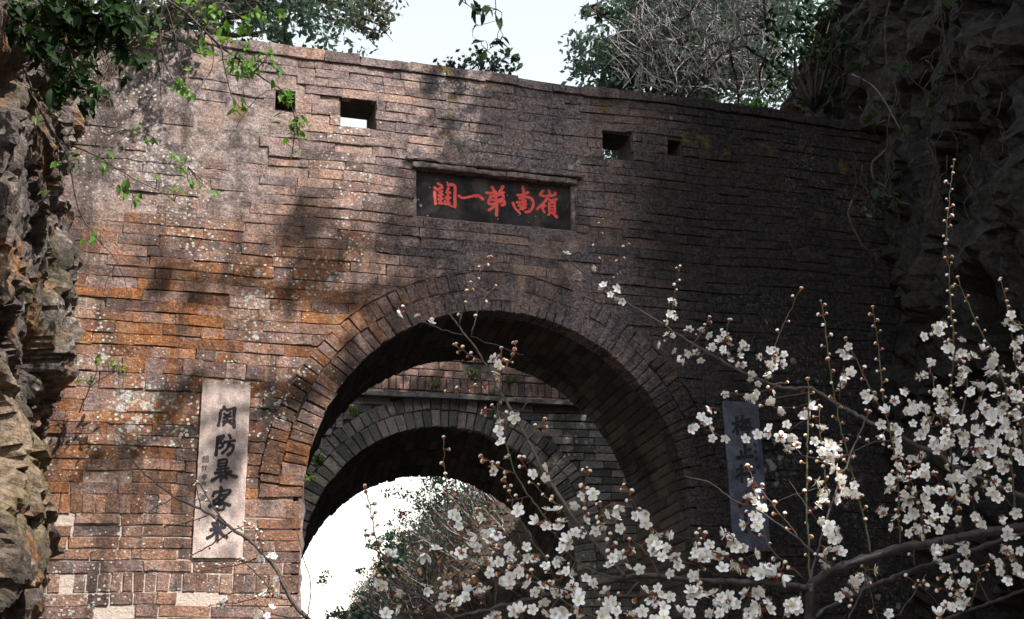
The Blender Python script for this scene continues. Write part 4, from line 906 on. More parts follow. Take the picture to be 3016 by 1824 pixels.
leafy('leafy_vine', 'leafy vine straggling over the rock face and the wall\'s upper left corner', 'vine',
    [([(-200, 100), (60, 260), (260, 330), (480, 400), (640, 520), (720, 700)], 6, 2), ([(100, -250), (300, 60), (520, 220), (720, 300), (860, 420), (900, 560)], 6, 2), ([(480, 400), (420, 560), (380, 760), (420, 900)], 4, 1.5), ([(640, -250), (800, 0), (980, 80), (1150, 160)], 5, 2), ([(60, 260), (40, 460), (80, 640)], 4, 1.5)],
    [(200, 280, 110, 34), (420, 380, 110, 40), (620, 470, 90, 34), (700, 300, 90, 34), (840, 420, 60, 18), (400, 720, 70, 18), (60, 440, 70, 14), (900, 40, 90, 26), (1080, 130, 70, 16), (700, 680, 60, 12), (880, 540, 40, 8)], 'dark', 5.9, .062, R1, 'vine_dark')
# spray with drooping leaves hung before the sky
leafy('overhanging_spray', 'dark drooping leaf spray hanging against the bright sky above the wall', 'branch', [([(820, -160), (860, 0), (950, 60), (1000, 110), (1020, 130)], 3, 1.5), ([(950, 60), (1050, 75), (1110, 65)], 2, 1.2), ([(1090, -160), (1105, 60), (1110, 150), (1150, 250), (1130, 310), (1200, 370), (1240, 420), (1290, 475)], 3, 1.2), ([(1100, 150), (940, 200), (940, 260), (980, 290)], 2, 1.2), ([(1130, 310), (1010, 380), (980, 420)], 2, 1.2)],
    [(870, 15, 12, 2), (955, 40, 20, 3), (970, 75, 16, 2), (1040, 72, 20, 3), (965, 112, 14, 2), (1015, 130, 8, 1), (1115, 165, 16, 2), (1150, 185, 10, 1), (945, 195, 8, 1), (980, 290, 14, 2), (1120, 305, 20, 3), (1165, 300, 16, 2), (1010, 375, 22, 4), (985, 410, 14, 2), (1195, 365, 18, 3), (1235, 410, 14, 2), (1290, 470, 8, 1)], 'dark', 4.2, .05, R4, 'vine_dark')
# creeper on the right rock face
kl = [(1420, 120), (1550, 150), (1520, 20), (1860, 20), (1940, 20), (1720, 90), (1830, 150), (1100, 150), (1130, 260), (1100, 310), (1060, 360), (1420, 220), (1350, 160), (1280, 310), (1280, 350), (1340, 220), (1470, 330), (870, 290), (960, 100), (920, 115), (845, 180), (880, 170), (1200, 490), (1240, 580), (1340, 440), (1450, 480), (1480, 450), (1520, 490), (1540, 550), (1560, 520), (1590, 480), (1690, 415), (1840, 450), (1820, 530), (1870, 490), (1770, 580), (1800, 550), (1980, 495), (1330, 690), (1340, 740), (1390, 750), (1330, 790), (1500, 700), (1550, 740), (1740, 690), (1760, 740), (2050, 700), (2030, 730), (1850, 800), (1880, 770), (1620, 820), (1310, 850), (1340, 890), (1390, 880), (1570, 910), (1520, 1090), (1500, 1240), (1550, 1250), (1330, 1350), (1360, 1370), (1420, 1330), (1490, 1350), (1340, 1420), (1420, 1420), (1490, 1415), (1520, 1440), (1350, 1450), (800, 100), (850, 60), (1000, 30), (1060, 60), (900, 150)]
leafy('cliff_creeper', 'dark green creeper trailing down the shaded right rock face', 'creeper', [([(1100, -300), (1060, -20), (1000, 60), (900, 150), (850, 260)], 5, 2), ([(1500, -200), (1440, 60), (1420, 250), (1440, 480), (1500, 650), (1440, 900), (1430, 1200), (1400, 1490)], 6, 2), ([(1800, -200), (1820, 100), (1850, 400), (1790, 600), (1860, 800)], 5, 2), ([(1420, 250), (1300, 340), (1240, 560)], 3, 1.5), ([(1500, 650), (1340, 720), (1330, 880)], 3, 1.5), ([(1440, 480), (1560, 520), (1590, 480)], 3, 1.5), ([(1850, 400), (1980, 500), (2050, 700)], 3, 1.5), ([(1430, 1200), (1530, 1240)], 2, 1.5), ([(1500, 650), (1570, 900)], 2, 1.5)], [(x, y, 10, 1) for x, y in kl], 'dark', 6.6, .072, T1)
C = px_tube(T1, [(1185, 525), (1330, 605), (1420, 720), (1480, 830), (1525, 915)], 5, 2.5, 6.7, 6.6, .05); V, F = tube(C[:, :3], C[:, 3], 5)
tag(obj('pale_bare_twig', V, F, M['ledge'], loc=tuple(C[0, :3])), 'pale bare curved twig hanging before the dark right rock face', 'twig')

# roots and dry stems down both rock faces
def roots(name, label, specs, mat, d, conv, loc, group=None):
    t = thing(name, label, 'roots', loc, group)
    for q, w0, w1 in specs:
        C = px_tube(conv, q, w0, w1, d, d, .05, wob=.006); V, F = tube(C[:, :3], C[:, 3], 5); obj('root', V, F, M[mat], t)
    return t
sp = [([(720+dx, -60+prng.uniform(-40, 40))]+[(720+dx+prng.normal(0, 26)+k*prng.uniform(-4, 8), 120*k+prng.uniform(-20, 20)) for k in range(1, int(prng.uniform(5, 10)))], prng.uniform(2, 5), 1.4) for dx in prng.uniform(-420, 110, 34)]
roots('hanging_roots', 'brown hanging roots trailing down the left rock face beside the wall', sp, 'root', 6.9, R1, tuple(at(300, 0, 6.9)))
sp = []
for k in range(46):
    x, y = prng.uniform(1050, 2380), prng.uniform(-60, 1500); q = [(x, y)]
    for s in range(int(prng.uniform(3, 7))): q.append((q[-1][0]+prng.normal(10, 45), q[-1][1]+prng.uniform(50, 140)))
    sp.append((q, prng.uniform(1.5, 4), 1.0))
sp += [([(1430, 1060), (1330, 1180), (1340, 1260), (1390, 1310), (1450, 1390), (1620, 1480)], 9, 6), ([(1190, 1420), (1160, 1500), (1210, 1640), (1260, 1750), (1370, 1770)], 8, 5)]
roots('cliff_roots', 'thin roots and stems hanging over the dark right rock face', sp, 'root_dark', 6.75, T1, tuple(at(2600, 0, 6.75)))

# shrubs and undergrowth on the slope seen through the arches
acc = Acc(); lv = []; xs_ = []
for k in range(4200):
    y = 6+18*prng.random()**1.5; x = 3.42+.10*(y-12)+abs(prng.normal(0, 1.5))+.02; z = fhill_r(x, y)
    b = np.array([x, y, z-.03]); a = prng.uniform(0, 2*pi); h = prng.uniform(.15, .55)
    e = b+np.array([-.5*h+cos(a)*h*.5, -.3*h+sin(a)*h*.5, h*prng.uniform(.3, 1.0)]); m = (b+e)/2+prng.normal(0, .12, 3)*h
    C = catmull([b, m, e], .15); V, F = tube(C, np.linspace(.008, .003, len(C))*prng.uniform(.6, 1.6), 3, cap=False); acc.add(V, F, mi=0 if prng.random() < .5 else 1)
    if prng.random() < .6: lv.append(C[prng.integers(len(C), size=9)]+prng.normal(0, .09, (9, 3)))
tag(acc.build('dry_undergrowth', [M['vine'], M['vine_dark']]), 'tangled dry brown stems covering the slope beyond the arches', 'undergrowth', kind='stuff')
L = np.vstack(lv); k = prng.random(len(L)); 
for nm, sel, mt, lab in (('slope_ground_cover', k < .72, 'leaf_far', 'bluish green low leaves covering the slope beyond the arches'), ('slope_leaf_litter', k >= .72, 'leaf_dead', 'purple brown dead leaves caught among the stems on the slope')):
    V, F, R = leaf_cloud(L[sel], .07); tag(obj(nm, V, F, M[mt], smooth=False, rnd=R), lab, 'ground cover', kind='stuff')
def bush(px, py, y, r, mat, n, lab, grp, ls=.07):
    p = on_y(px, py, y); g = fhill_r(p[0], p[1]); base = (p[0]+.1, p[1]+.1, g-.05)
    t = thing('slope_shrub', lab, 'shrub', base, grp); acc = Acc(); tips = []
    for _ in range(16):
        e = p+prng.normal(0, .55, 3)*r*np.array([1, 1, .8]); limb_tubes(acc, base, [e], .014, .2, sides=4); tips.append((e, r*.42))
    acc.build('stems', M['vine_dark'], t); V, F, R = leaf_cloud(clumps(tips, n), ls); obj('foliage', V, F, M[mat], t, smooth=False, rnd=R)
bush(1380, 1480, 13, .9, 'leaf_far', 2200, 'dense dark green shrub high on the slope under the inner arch', None)
bush(1145, 1640, 11, .5, 'leaf_far', 1400, 'small dark green shrub at the left edge of the slope', None)
bush(1240, 1540, 14, .7, 'leaf_dead', 900, 'tan withered shrub on the skyline of the slope', None)
bush(1340, 1720, 9.5, .32, 'leaf', 700, 'bright green low shrub amid brown stems on the slope', None)
bush(1190, 1640, 12, .55, 'leaf_olive', 1000, 'olive loose shrub beside the small dark green shrub on the slope', None)
bush(1060, 1800, 12, .5, 'leaf_far', 900, 'dark leafy shrub low at the foot of the slope', None)
bush(1275, 1420, 12.6, .22, 'leaf_far', 160, 'hanging leafy sprig at the crown of the inner arch opening', None)

# unseen trees on the right rocks, crowns shaped to shade gate and plum
cl = [(np.array(c), r) for c, r in (((5.0, -4.8, 9.9), .75), ((5.5, -4.4, 10.8), .85), ((5.9, -5.2, 11.3), .9), ((6.2, -4.4, 12.0), .9), ((6.6, -5.0, 12.8), 1.0), ((6.3, -3.6, 10.4), 1.0), ((7.2, -4.6, 11.4), 1.1), ((5.6, -3.6, 9.6), .7), ((4.5, -4.9, 9.3), .5), ((3.7, -4.7, 9.9), .22), ((3.1, -4.9, 9.4), .17), ((3.3, -5.2, 10.6), .2), ((2.7, -4.8, 8.9), .15), ((4.2, -5.0, 10.7), .3), ((5.2, -2.2, 9.2), .9), ((4.6, -2.8, 9.4), .8), ((5.9, -1.4, 9.4), 1.0), ((5.0, -1.2, 8.9), .8), ((4.3, -1.8, 9.2), .7), ((6.4, -2.6, 10.0), 1.1), ((6.6, -.6, 10.2), 1.0))]
tree('unseen_shade_tree', 'unseen broad evergreen tree on the right rock face, crown widened to block sky', 'tree', (6.9, -4.6, 8.2), (6.3, -4.6, 9.6), cl, 24000, .15, 'leaf_far', .2)
cl = [(np.array((3.6, -10.3, 7.4))+prng.normal(0, 1, 3)*np.array([.95, .8, .6]), prng.uniform(.5, .9)) for _ in range(13)]
tree('unseen_shade_tree', 'unseen evergreen tree added on the low rocks to shade the plum', 'tree', (5.0, -10.6, 4.6), (4.2, -10.4, 6.6), cl, 10000, .14, 'leaf_far', .16)  # added out of view to keep the sun off the plum
# ------------------------------------------------------------------ flowering plum in front
q_ = np.random.default_rng(5)
def petal_part(r0, L, w, lift, cup, az, nz=4):
    V = []; F = []; ns, nt = 6, 4
    for i in range(ns+1):
        s = (1-cos(pi*i/ns))/2; ww = w*max(.10, (max(0, 1-(2*s-1)**2))**.5*(0.80+.25*s))
        for j in range(nt+1):
            t = j/nt*2-1
            V.append((r0+L*s, t*ww/2, lift*s*L+cup*L*(s*s*.35+t*t*.16*s)))
    V = np.array(V); c, s_ = cos(az), sin(az); V = np.c_[V[:, 0]*c-V[:, 1]*s_, V[:, 0]*s_+V[:, 1]*c, V[:, 2]]
    for i in range(ns):
        for j in range(nt): a = i*(nt+1)+j; F.append((a, a+nt+1, a+nt+2, a+1))
    return V, F
def blossom_mesh(lift, cup, stam, spread, seed):
    r = np.random.default_rng(seed); acc = Acc()
    for k in range(5):
        V, F = petal_part(.0014, .0112*r.uniform(.92, 1.06), .0100*r.uniform(.92, 1.08), lift+r.normal(0, .08), cup+r.normal(0, .08), 2*pi*k/5+r.normal(0, .06)); V[:, 2] += .0003*(k % 2); acc.add(V, F, mi=0)
    for k in range(30):
        a = r.uniform(0, 2*pi); sp = spread*sqrt(r.uniform(.05, 1)); h = stam*r.uniform(.75, 1.1)
        e = np.array([cos(a)*sp, sin(a)*sp, h]); b = np.array([cos(a)*.0012, sin(a)*.0012, .0004])
        V, F = tube([b, (b+e)/2+np.array([0, 0, .0006]), e], [.00026, .00024, .00022], 3, cap=False); acc.add(V, F, mi=1)
        s = .00046; V = e+np.array([(s, 0, 0), (-s, 0, 0), (0, s, 0), (0, -s, 0), (0, 0, s), (0, 0, -s)]); acc.add(V, [(0, 2, 4), (2, 1, 4), (1, 3, 4), (3, 0, 4), (2, 0, 5), (1, 2, 5), (3, 1, 5), (0, 3, 5)], mi=2)
    V, F = tube([(0, 0, .0009), (0, 0, .0004)], [.0019, .0022], 7); acc.add(V, F, mi=2)
    V, F = tube([(0, 0, -.0002), (0, 0, -.0012), (0, 0, -.0034), (0, 0, -.0065)], [.0028, .0022, .0012, .0007], 7); acc.add(V, F, mi=3)
    for k in range(5):
        V, F = petal_part(.0018, .0042, .0034, -.3, .1, 2*pi*(k+.5)/5); V[:, 2] -= .0007; acc.add(V[:, :], F, mi=3)
    return acc
MATS_B = [M['petal'], M['filament'], M['anther'], M['calyx']]
def acc_mesh(acc, name, mats):
    me = bpy.data.meshes.new(name); V = np.concatenate(acc.V); me.from_pydata(V.tolist(), [], acc.F)
    for m in mats: me.materials.append(m)
    me.polygons.foreach_set('material_index', np.asarray(acc.M, np.int32)); me.polygons.foreach_set('use_smooth', np.ones(len(acc.F), bool)); me.update(); return me
VAR = [blossom_mesh(.08, .25, .0068, .0072, 1), blossom_mesh(.25, .5, .0080, .0076, 2), blossom_mesh(-.15, .15, .0098, .0098, 3), blossom_mesh(.9, .7, .0075, .0040, 4), blossom_mesh(.15, .35, .0078, .0084, 5)]
VME = [acc_mesh(a, 'blossom', MATS_B) for a in VAR]
def bud_acc(r):
    acc = Acc()
    prof = [(-.55, .25), (-.3, .75), (0, .98), (.35, .95), (.7, .68), (.95, .28), (1.02, .02)]
    V, F = tube([(0, 0, z*r) for z, _ in prof], [w*r for _, w in prof], 8); acc.add(V, F, mi=0)
    V, F = tube([(0, 0, -2.1*r), (0, 0, -1.2*r), (0, 0, -.65*r), (0, 0, -.3*r), (0, 0, .05*r)], [.16*r, .22*r, .62*r, .86*r, 1.0*r], 7); acc.add(V, F, mi=1); return acc
BUD = [bud_acc(.0036), bud_acc(.0043), bud_acc(.0028)]; BME = [acc_mesh(a, 'bud', [M['budskin'], M['calyx']]) for a in BUD]

ID = lambda x, y: (x, y)
TW = [ # region, points, width px start/end, depth start/end, material, bud spacing (0: none)
 (T3, [(880, 1268), (940, 1215), (1050, 1140), (1200, 1090), (1420, 1020), (1550, 985), (1700, 960), (1900, 920), (2100, 880), (2300, 850), (2440, 838), (2700, 800), (2950, 760)], 25, 29, 2.0, 2.25, 'bark', 0),
 (ID, [(2385, 1732), (2310, 1724), (2230, 1718), (2140, 1715), (2060, 1712), (2016, 1708), (1957, 1699), (1874, 1697), (1811, 1707), (1749, 1724), (1687, 1741), (1624, 1753), (1541, 1770), (1458, 1791), (1395, 1807), (1312, 1826), (1200, 1850)], 21, 11, 2.0, 1.9, 'bark', 0),
 (ID, [(2385, 1728), (2388, 1790), (2378, 1850), (2360, 2000), (2350, 2300), (2340, 2900), (2330, 4500)], 24, 60, 2.0, 2.0, 'bark', 0),
 (T3, [(860, 1560), (960, 1450), (1050, 1392), (1250, 1292), (1400, 1228), (1550, 1168), (1700, 1120), (1830, 1075), (2000, 1022), (2220, 948), (2440, 870), (2700, 800)], 13, 17, 2.05, 2.3, 'bark', 0),
 (T3, [(1000, 1700), (1500, 1600), (1900, 1472), (2050, 1416), (2160, 1380), (2300, 1325), (2440, 1270), (2800, 1150)], 10, 9, 2.05, 2.2, 'bark', 0),
 (ID, [(3250, 1520), (3200, 1800), (2900, 2150), (2360, 2600)], 30, 40, 2.25, 2.0, 'bark', 0),
 (ID, [(2352, 2250), (1900, 2080), (1400, 1960), (1050, 1900), (905, 1822)], 14, 9, 2.0, 3.0, 'bark', 0),
 # long arching branch across the right
 (ID, [(3240, 1600), (3120, 1510), (3016, 1462), (2952, 1437), (2869, 1404), (2807, 1370), (2765, 1341), (2702, 1312), (2640, 1279), (2577, 1250), (2527, 1224), (2507, 1212), (2440, 1174), (2402, 1149), (2377, 1143), (2332, 1145), (2286, 1137), (2224, 1112), (2161, 1083), (2112, 1054), (2058, 1024), (2016, 997), (1998, 987), (1957, 958), (1895, 920), (1840, 887), (1790, 850), (1762, 829), (1707, 795), (1662, 754)], 15, 4, 2.25, 3.0, 'twig', 0),
 (R5, [(1860, 555), (1825, 420), (1830, 250), (1860, 130)], 4, 2, 2.98, 3.0, 'twig', 42), (R5, [(1940, 605), (1960, 480), (2000, 340), (2035, 300)], 4, 2, 2.96, 3.0, 'twig', 30),
 (R5, [(2350, 880), (2360, 700), (2385, 580), (2403, 470)], 4, 2, 2.8, 2.8, 'twig', 26),
 (T2, [(60, 1000), (130, 900), (165, 830)], 4, 2, 2.7, 2.72, 'twig', 20), (T2, [(230, 1090), (280, 980), (310, 840)], 4, 2, 2.68, 2.7, 'twig', 30), (T2, [(350, 1160), (390, 1080), (430, 990)], 4, 2, 2.65, 2.66, 'twig', 0),
 (T2, [(570, 1260), (600, 1140), (640, 1010), (700, 860), (760, 730), (815, 622)], 4, 1.5, 2.5, 2.6, 'green_twig', 60), (T2, [(620, 1280), (700, 1270), (520, 1340), (300, 1350)], 3, 1.5, 2.5, 2.55, 'twig', 60),
 (T2, [(920, 1330), (750, 1360), (600, 1390), (430, 1440), (260, 1480)], 4, 2, 2.4, 2.6, 'twig', 0), (T2, [(960, 1380), (850, 1430), (700, 1445), (560, 1430)], 4, 2, 2.4, 2.5, 'twig', 40),
 # central shoot
 (ID, [(1838, 1695), (1816, 1674), (1782, 1637), (1741, 1587), (1699, 1537), (1658, 1479), (1633, 1437), (1603, 1387), (1583, 1350), (1558, 1300), (1529, 1250), (1504, 1204), (1470, 1149), (1437, 1087), (1400, 1024), (1362, 975), (1325, 924)], 14, 4.5, 1.92, 2.3, 'twig', 0),
 (R5, [(850, 855), (880, 720), (920, 610), (980, 510), (1030, 430), (1060, 390)], 5, 2.5, 2.28, 2.35, 'twig', 22), (R5, [(935, 930), (980, 760), (1040, 650), (1085, 605)], 4.5, 2.5, 2.26, 2.3, 'twig', 60), (R5, [(872, 928), (700, 880), (600, 840), (500, 790), (390, 715)], 3, 1.6, 2.27, 2.35, 'twig', 0),
 (R5, [(930, 940), (1100, 1000), (1250, 1060), (1320, 1075)], 2.5, 1.2, 2.25, 2.35, 'twig', 0), (R5, [(1005, 1120), (920, 1070), (830, 1010)], 4, 2, 2.2, 2.24, 'twig', 18), (R5, [(1085, 1275), (980, 1295), (790, 1330)], 4, 2, 2.15, 2.2, 'twig', 24), (R5, [(1135, 1330), (1140, 1200), (1145, 1050)], 4.5, 2.5, 2.13, 2.2, 'green_twig', 30), (R5, [(1140, 1340), (1120, 1420), (1040, 1470)], 3, 2, 2.13, 2.15, 'green_twig', 24), (R5, [(1215, 1490), (1250, 1490), (1340, 1405)], 3, 2.5, 2.1, 2.15, 'green_twig', 0), (R5, [(1170, 1180), (1240, 1040), (1250, 990)], 2, 1.5, 2.13, 2.2, 'twig', 22),
 (R6, [(1480, 800), (1400, 690), (1310, 570), (1240, 440), (1190, 300), (1150, 150), (1125, 30), (1120, -40)], 6, 3, 1.95, 2.1, 'green_twig', 0), (R6, [(1245, 465), (1100, 400), (1020, 350)], 3, 1.8, 2.0, 2.05, 'twig', 30), (R6, [(1335, 215), (1400, 140), (1440, 90)], 4, 2.5, 2.05, 2.08, 'twig', 28), (R6, [(1210, 110), (1130, 20), (1040, 10)], 3, 2, 2.08, 2.1, 'green_twig', 20), (R6, [(1600, 700), (1500, 650), (1400, 560), (1290, 370)], 4, 2, 1.97, 2.0, 'twig', 26), (R6, [(1340, 620), (1230, 640), (1180, 520)], 3, 2, 2.0, 2.02, 'twig', 16),
 (R6, [(1690, 830), (1740, 700), (1750, 560), (1750, 450)], 4, 2, 1.94, 1.95, 'twig', 22), (R6, [(1800, 960), (1860, 800), (1850, 690)], 4, 2, 1.93, 1.95, 'twig', 24), (R6, [(2150, 830), (2090, 690), (2030, 570)], 3.5, 2, 1.95, 1.97, 'twig', 22), (R6, [(1900, 1060), (1920, 1000), (1915, 930)], 3, 2, 1.92, 1.92, 'twig', 18), (R6, [(2040, 1130), (2055, 1040), (2050, 970)], 3, 2, 1.92, 1.93, 'twig', 18),
 # branches in the arch opening
 (R6, [(820, 1500), (700, 1420), (640, 1370), (550, 1320), (420, 1270), (330, 1195), (255, 1175)], 9, 4, 1.9, 2.0, 'twig', 0), (R6, [(470, 1290), (400, 1180), (350, 1090), (300, 1030), (270, 960), (240, 850), (210, 680), (188, 580)], 6, 2.5, 1.95, 2.05, 'twig', 26), (R6, [(300, 1030), (240, 990), (190, 950), (185, 900)], 3, 2, 2.0, 2.02, 'twig', 22), (R6, [(275, 1500), (272, 1400), (300, 1310), (340, 1240)], 5, 4, 1.98, 1.98, 'twig', 0), (R6, [(330, 1195), (270, 1260), (220, 1300), (175, 1330)], 5, 2.5, 1.98, 1.98, 'twig', 0), (R6, [(680, 1392), (560, 1440), (440, 1460)], 4, 2, 1.92, 1.95, 'twig', 0), (R6, [(270, 1240), (290, 1190), (265, 1130)], 3, 2, 1.98, 1.98, 'twig', 10),
 (R6, [(1420, 1340), (1300, 1270), (1150, 1150), (1050, 1080), (940, 1010), (870, 910), (820, 810), (780, 690), (760, 540), (745, 400), (740, 240)], 7, 2.5, 1.9, 2.1, 'twig', 40), (R6, [(1560, 1310), (1450, 1050), (1250, 1045), (1050, 1040), (850, 1030), (650, 1010), (510, 985)], 5, 2, 1.9, 2.0, 'green_twig', 40), (R6, [(1520, 1200), (1450, 1040), (1400, 980), (1350, 900), (1280, 790)], 5, 3, 1.9, 1.95, 'twig', 0), (R6, [(1970, 1205), (1800, 1150), (1700, 1100), (1620, 1020), (1560, 930), (1480, 850)], 6, 3.5, 1.9, 1.95, 'green_twig', 0), (R6, [(2262, 1180), (2200, 1060), (2130, 970), (2030, 905)], 7, 4, 1.9, 1.95, 'twig', 0), (R6, [(1530, 1330), (1650, 1400), (1800, 1475), (1900, 1530)], 5, 5, 1.88, 1.85, 'twig', 0), (R6, [(1650, 1300), (1450, 1230), (1300, 1130), (1160, 1080), (1160, 960)], 5, 3, 1.88, 1.9, 'twig', 24), (R6, [(1110, 950), (1050, 850), (990, 745)], 4, 2.5, 1.95, 1.98, 'twig', 16), (R6, [(1560, 1330), (1500, 1420), (1460, 1520)], 6, 5, 1.9, 1.85, 'twig', 0), (R6, [(1320, 1370), (1290, 1490)], 5, 6, 1.9, 1.88, 'twig', 0), (R6, [(1060, 1420), (980, 1300), (960, 1230)], 3, 2, 1.92, 1.94, 'twig', 20), (R6, [(900, 1450), (830, 1330), (740, 1240)], 4, 2, 1.92, 1.95, 'twig', 22), (R6, [(2120, 1225), (2050, 1300), (2000, 1330)], 6, 4, 1.9, 1.9, 'twig', 0), (R6, [(2403, 1330), (2200, 1320), (1900, 1320), (1700, 1290)], 4, 3, 1.92, 1.92, 'twig', 40), (R6, [(2350, 1290), (2300, 1400), (2240, 1510)], 8, 9, 1.92, 1.9, 'twig', 0), (R6, [(2380, 1360), (2200, 1450), (2000, 1500)], 4, 3, 1.92, 1.9, 'twig', 30),
 # upright shoots on the right
 (T3, [(890, 1240), (882, 1000), (865, 700), (868, 300), (880, 0), (875, -180)], 8, 4, 2.0, 2.2, 'green_twig', 46), (T3, [(880, 1230), (940, 1020), (1010, 770), (1080, 560), (1150, 380), (1220, 220), (1300, 40)], 9, 6, 2.0, 2.2, 'bark', 70), (T3, [(1320, 1040), (1280, 820), (1230, 640), (1190, 470), (1140, 280), (1100, 100), (1080, 0), (1050, -170), (1020, -370), (1000, -540), (980, -690), (968, -750)], 6, 3, 2.1, 2.3, 'green_twig', 26), (T3, [(1040, 700), (1010, 560), (985, 400), (970, 270), (960, 140), (955, 20)], 4.5, 2.5, 2.1, 2.15, 'twig', 40),
 (T3, [(1525, 960), (1515, 700), (1510, 500), (1490, 330), (1455, 170), (1420, 10), (1395, -190), (1380, -340), (1370, -490), (1340, -640), (1335, -700)], 6, 2.5, 2.15, 2.35, 'green_twig', 28), (T3, [(1400, 30), (1300, -170), (1240, -300), (1190, -400), (1150, -480)], 4, 2.5, 2.25, 2.35, 'twig', 40), (T3, [(1100, -60), (1110, -200), (1130, -300)], 3, 2, 2.3, 2.3, 'twig', 0), (T3, [(1640, 1150), (1620, 960), (1650, 700), (1600, 560), (1560, 400), (1530, 290)], 5, 3, 2.2, 2.25, 'twig', 50), (T3, [(1700, 960), (1690, 850), (1640, 620), (1600, 480)], 5, 3, 2.15, 2.2, 'twig', 40),
 (T3, [(1960, 560), (1900, 420), (1880, 100), (1880, -100), (1905, -340), (1900, -560), (1880, -780), (1870, -1000), (1855, -1210), (1865, -1390), (1880, -1560), (1905, -1740)], 6, 2.2, 2.2, 2.45, 'green_twig', 22), (T3, [(2344, 760), (2315, 400), (2290, 100), (2275, -110), (2230, -300), (2160, -440), (2090, -560), (2040, -660), (1990, -780), (1945, -900)], 7, 2.5, 2.2, 2.4, 'green_twig', 34), (T3, [(2400, 300), (2390, 0), (2350, -250), (2330, -440), (2300, -600), (2280, -760), (2245, -890)], 6, 2.2, 2.25, 2.4, 'green_twig', 26),
 (T3, [(2440, 380), (2250, 310), (2080, 210), (1900, 110), (1700, 0), (1640, -40)], 8, 5, 2.2, 2.3, 'green_twig', 0), (T3, [(1960, 60), (2000, -160), (1930, -330), (1860, -450), (1780, -560)], 6, 3, 2.25, 2.35, 'twig', 34), (T3, [(1850, 330), (1830, 150), (1790, -50), (1760, -200), (1730, -320)], 5, 2.5, 2.2, 2.3, 'twig', 30), (T3, [(2150, 440), (2050, 200), (2100, -60), (2160, -260)], 5, 3, 2.25, 2.3, 'twig', 30), (T3, [(2320, 700), (2200, 540), (2130, 420), (2080, 300)], 4, 3, 2.2, 2.2, 'green_twig', 40), (T3, [(1810, 860), (1880, 690), (1960, 560)], 4, 3, 2.15, 2.18, 'twig', 0),
 (T3, [(1990, 900), (1930, 760), (1830, 560), (1780, 480)], 4, 2.5, 2.2, 2.2, 'twig', 36), (T3, [(2060, 880), (2050, 700), (2000, 560)], 4, 2.5, 2.2, 2.2, 'twig', 0), (T3, [(2120, 870), (2110, 760)], 4, 3, 2.2, 2.2, 'twig', 0), (T3, [(1900, 900), (1960, 960), (2010, 1040), (1830, 1180)], 4, 2, 2.2, 2.2, 'twig', 50), (T3, [(2403, 1010), (2200, 1080), (2060, 1120)], 4, 2.5, 2.2, 2.2, 'green_twig', 40), (T3, [(2160, 1380), (2090, 1230), (2060, 1140)], 4, 2, 2.15, 2.18, 'twig', 0), (T3, [(2030, 1400), (2080, 1200), (2130, 1130)], 4, 2.5, 2.12, 2.15, 'green_twig', 40), (T3, [(1900, 1460), (1800, 1380), (1700, 1290), (1600, 1205)], 3, 2, 2.1, 2.1, 'twig', 60), (T3, [(1380, 1500), (1340, 1400), (1320, 1300), (1260, 1200)], 4, 2.5, 2.08, 2.1, 'twig', 50), (T3, [(1520, 1460), (1620, 1310), (1710, 1170)], 4, 2.5, 2.08, 2.1, 'twig', 0), (T3, [(1160, 1500), (1240, 1320), (1280, 1200), (1280, 1100)], 5, 4, 2.05, 2.08, 'twig', 60), (T3, [(1990, 1370), (1850, 1280), (1690, 1230)], 3, 2, 2.1, 2.1, 'twig', 40), (T3, [(2020, 1400), (1960, 1330), (1900, 1200)], 3, 2, 2.1, 2.12, 'twig', 24),
 # twigs before the grey tablet
 (T3, [(1060, 1110), (900, 1010), (780, 900), (640, 800), (500, 710), (370, 660), (270, 590), (180, 520), (0, 475)], 8, 3, 2.02, 2.1, 'twig', 0), (T3, [(800, 910), (760, 850), (640, 700), (560, 600), (500, 520), (455, 430)], 5, 3, 2.04, 2.1, 'twig', 34), (T3, [(850, 1210), (700, 1080), (600, 980), (560, 880), (520, 800), (470, 760)], 6, 4, 2.0, 2.05, 'twig', 40), (T3, [(620, 1010), (480, 900), (420, 790), (360, 700)], 3.5, 2, 2.02, 2.06, 'twig', 0), (T3, [(520, 1160), (380, 1090), (240, 1030), (170, 990), (120, 880)], 5, 3, 2.0, 2.05, 'twig', 26), (T3, [(90, 1130), (95, 1000), (90, 920)], 4, 3, 2.0, 2.0, 'twig', 20), (T3, [(960, 350), (850, 340), (780, 280), (680, 200)], 4, 2, 2.1, 2.15, 'twig', 0), (T3, [(870, 60), (760, 140), (640, 190), (480, 215), (330, 215), (220, 180), (100, 120)], 4, 2, 2.2, 2.3, 'twig', 0), (T3, [(950, 560), (850, 590), (700, 640), (540, 720)], 3, 2, 2.1, 2.1, 'twig', 0), (T3, [(940, 790), (860, 680), (780, 570), (740, 510)], 3, 1.6, 2.06, 2.1, 'twig', 0), (T3, [(530, 1190), (420, 1030), (350, 950)], 3, 2.5, 2.0, 2.0, 'twig', 0), (T3, [(1480, 225), (1350, 235), (1200, 300), (1090, 360), (960, 370)], 4, 3, 2.2, 2.15, 'twig', 40), (T3, [(220, 1180), (150, 1130), (0, 1080)], 4, 2, 2.0, 2.0, 'twig', 40), (T3, [(480, 1240), (460, 1350), (400, 1480)], 5, 4, 2.0, 1.98, 'twig', 0), (T3, [(240, 1230), (260, 1340), (230, 1480)], 5, 3, 1.98, 1.95, 'twig', 0), (T3, [(60, 1225), (100, 1330), (40, 1480)], 4, 3, 1.96, 1.94, 'twig', 0), (T3, [(830, 1280), (800, 1380), (700, 1480)], 6, 8, 2.0, 1.96, 'twig', 0), (T3, [(560, 1240), (540, 1370), (560, 1500)], 4, 3, 1.98, 1.95, 'twig', 0),
 # low shoot in front of the pale tablet
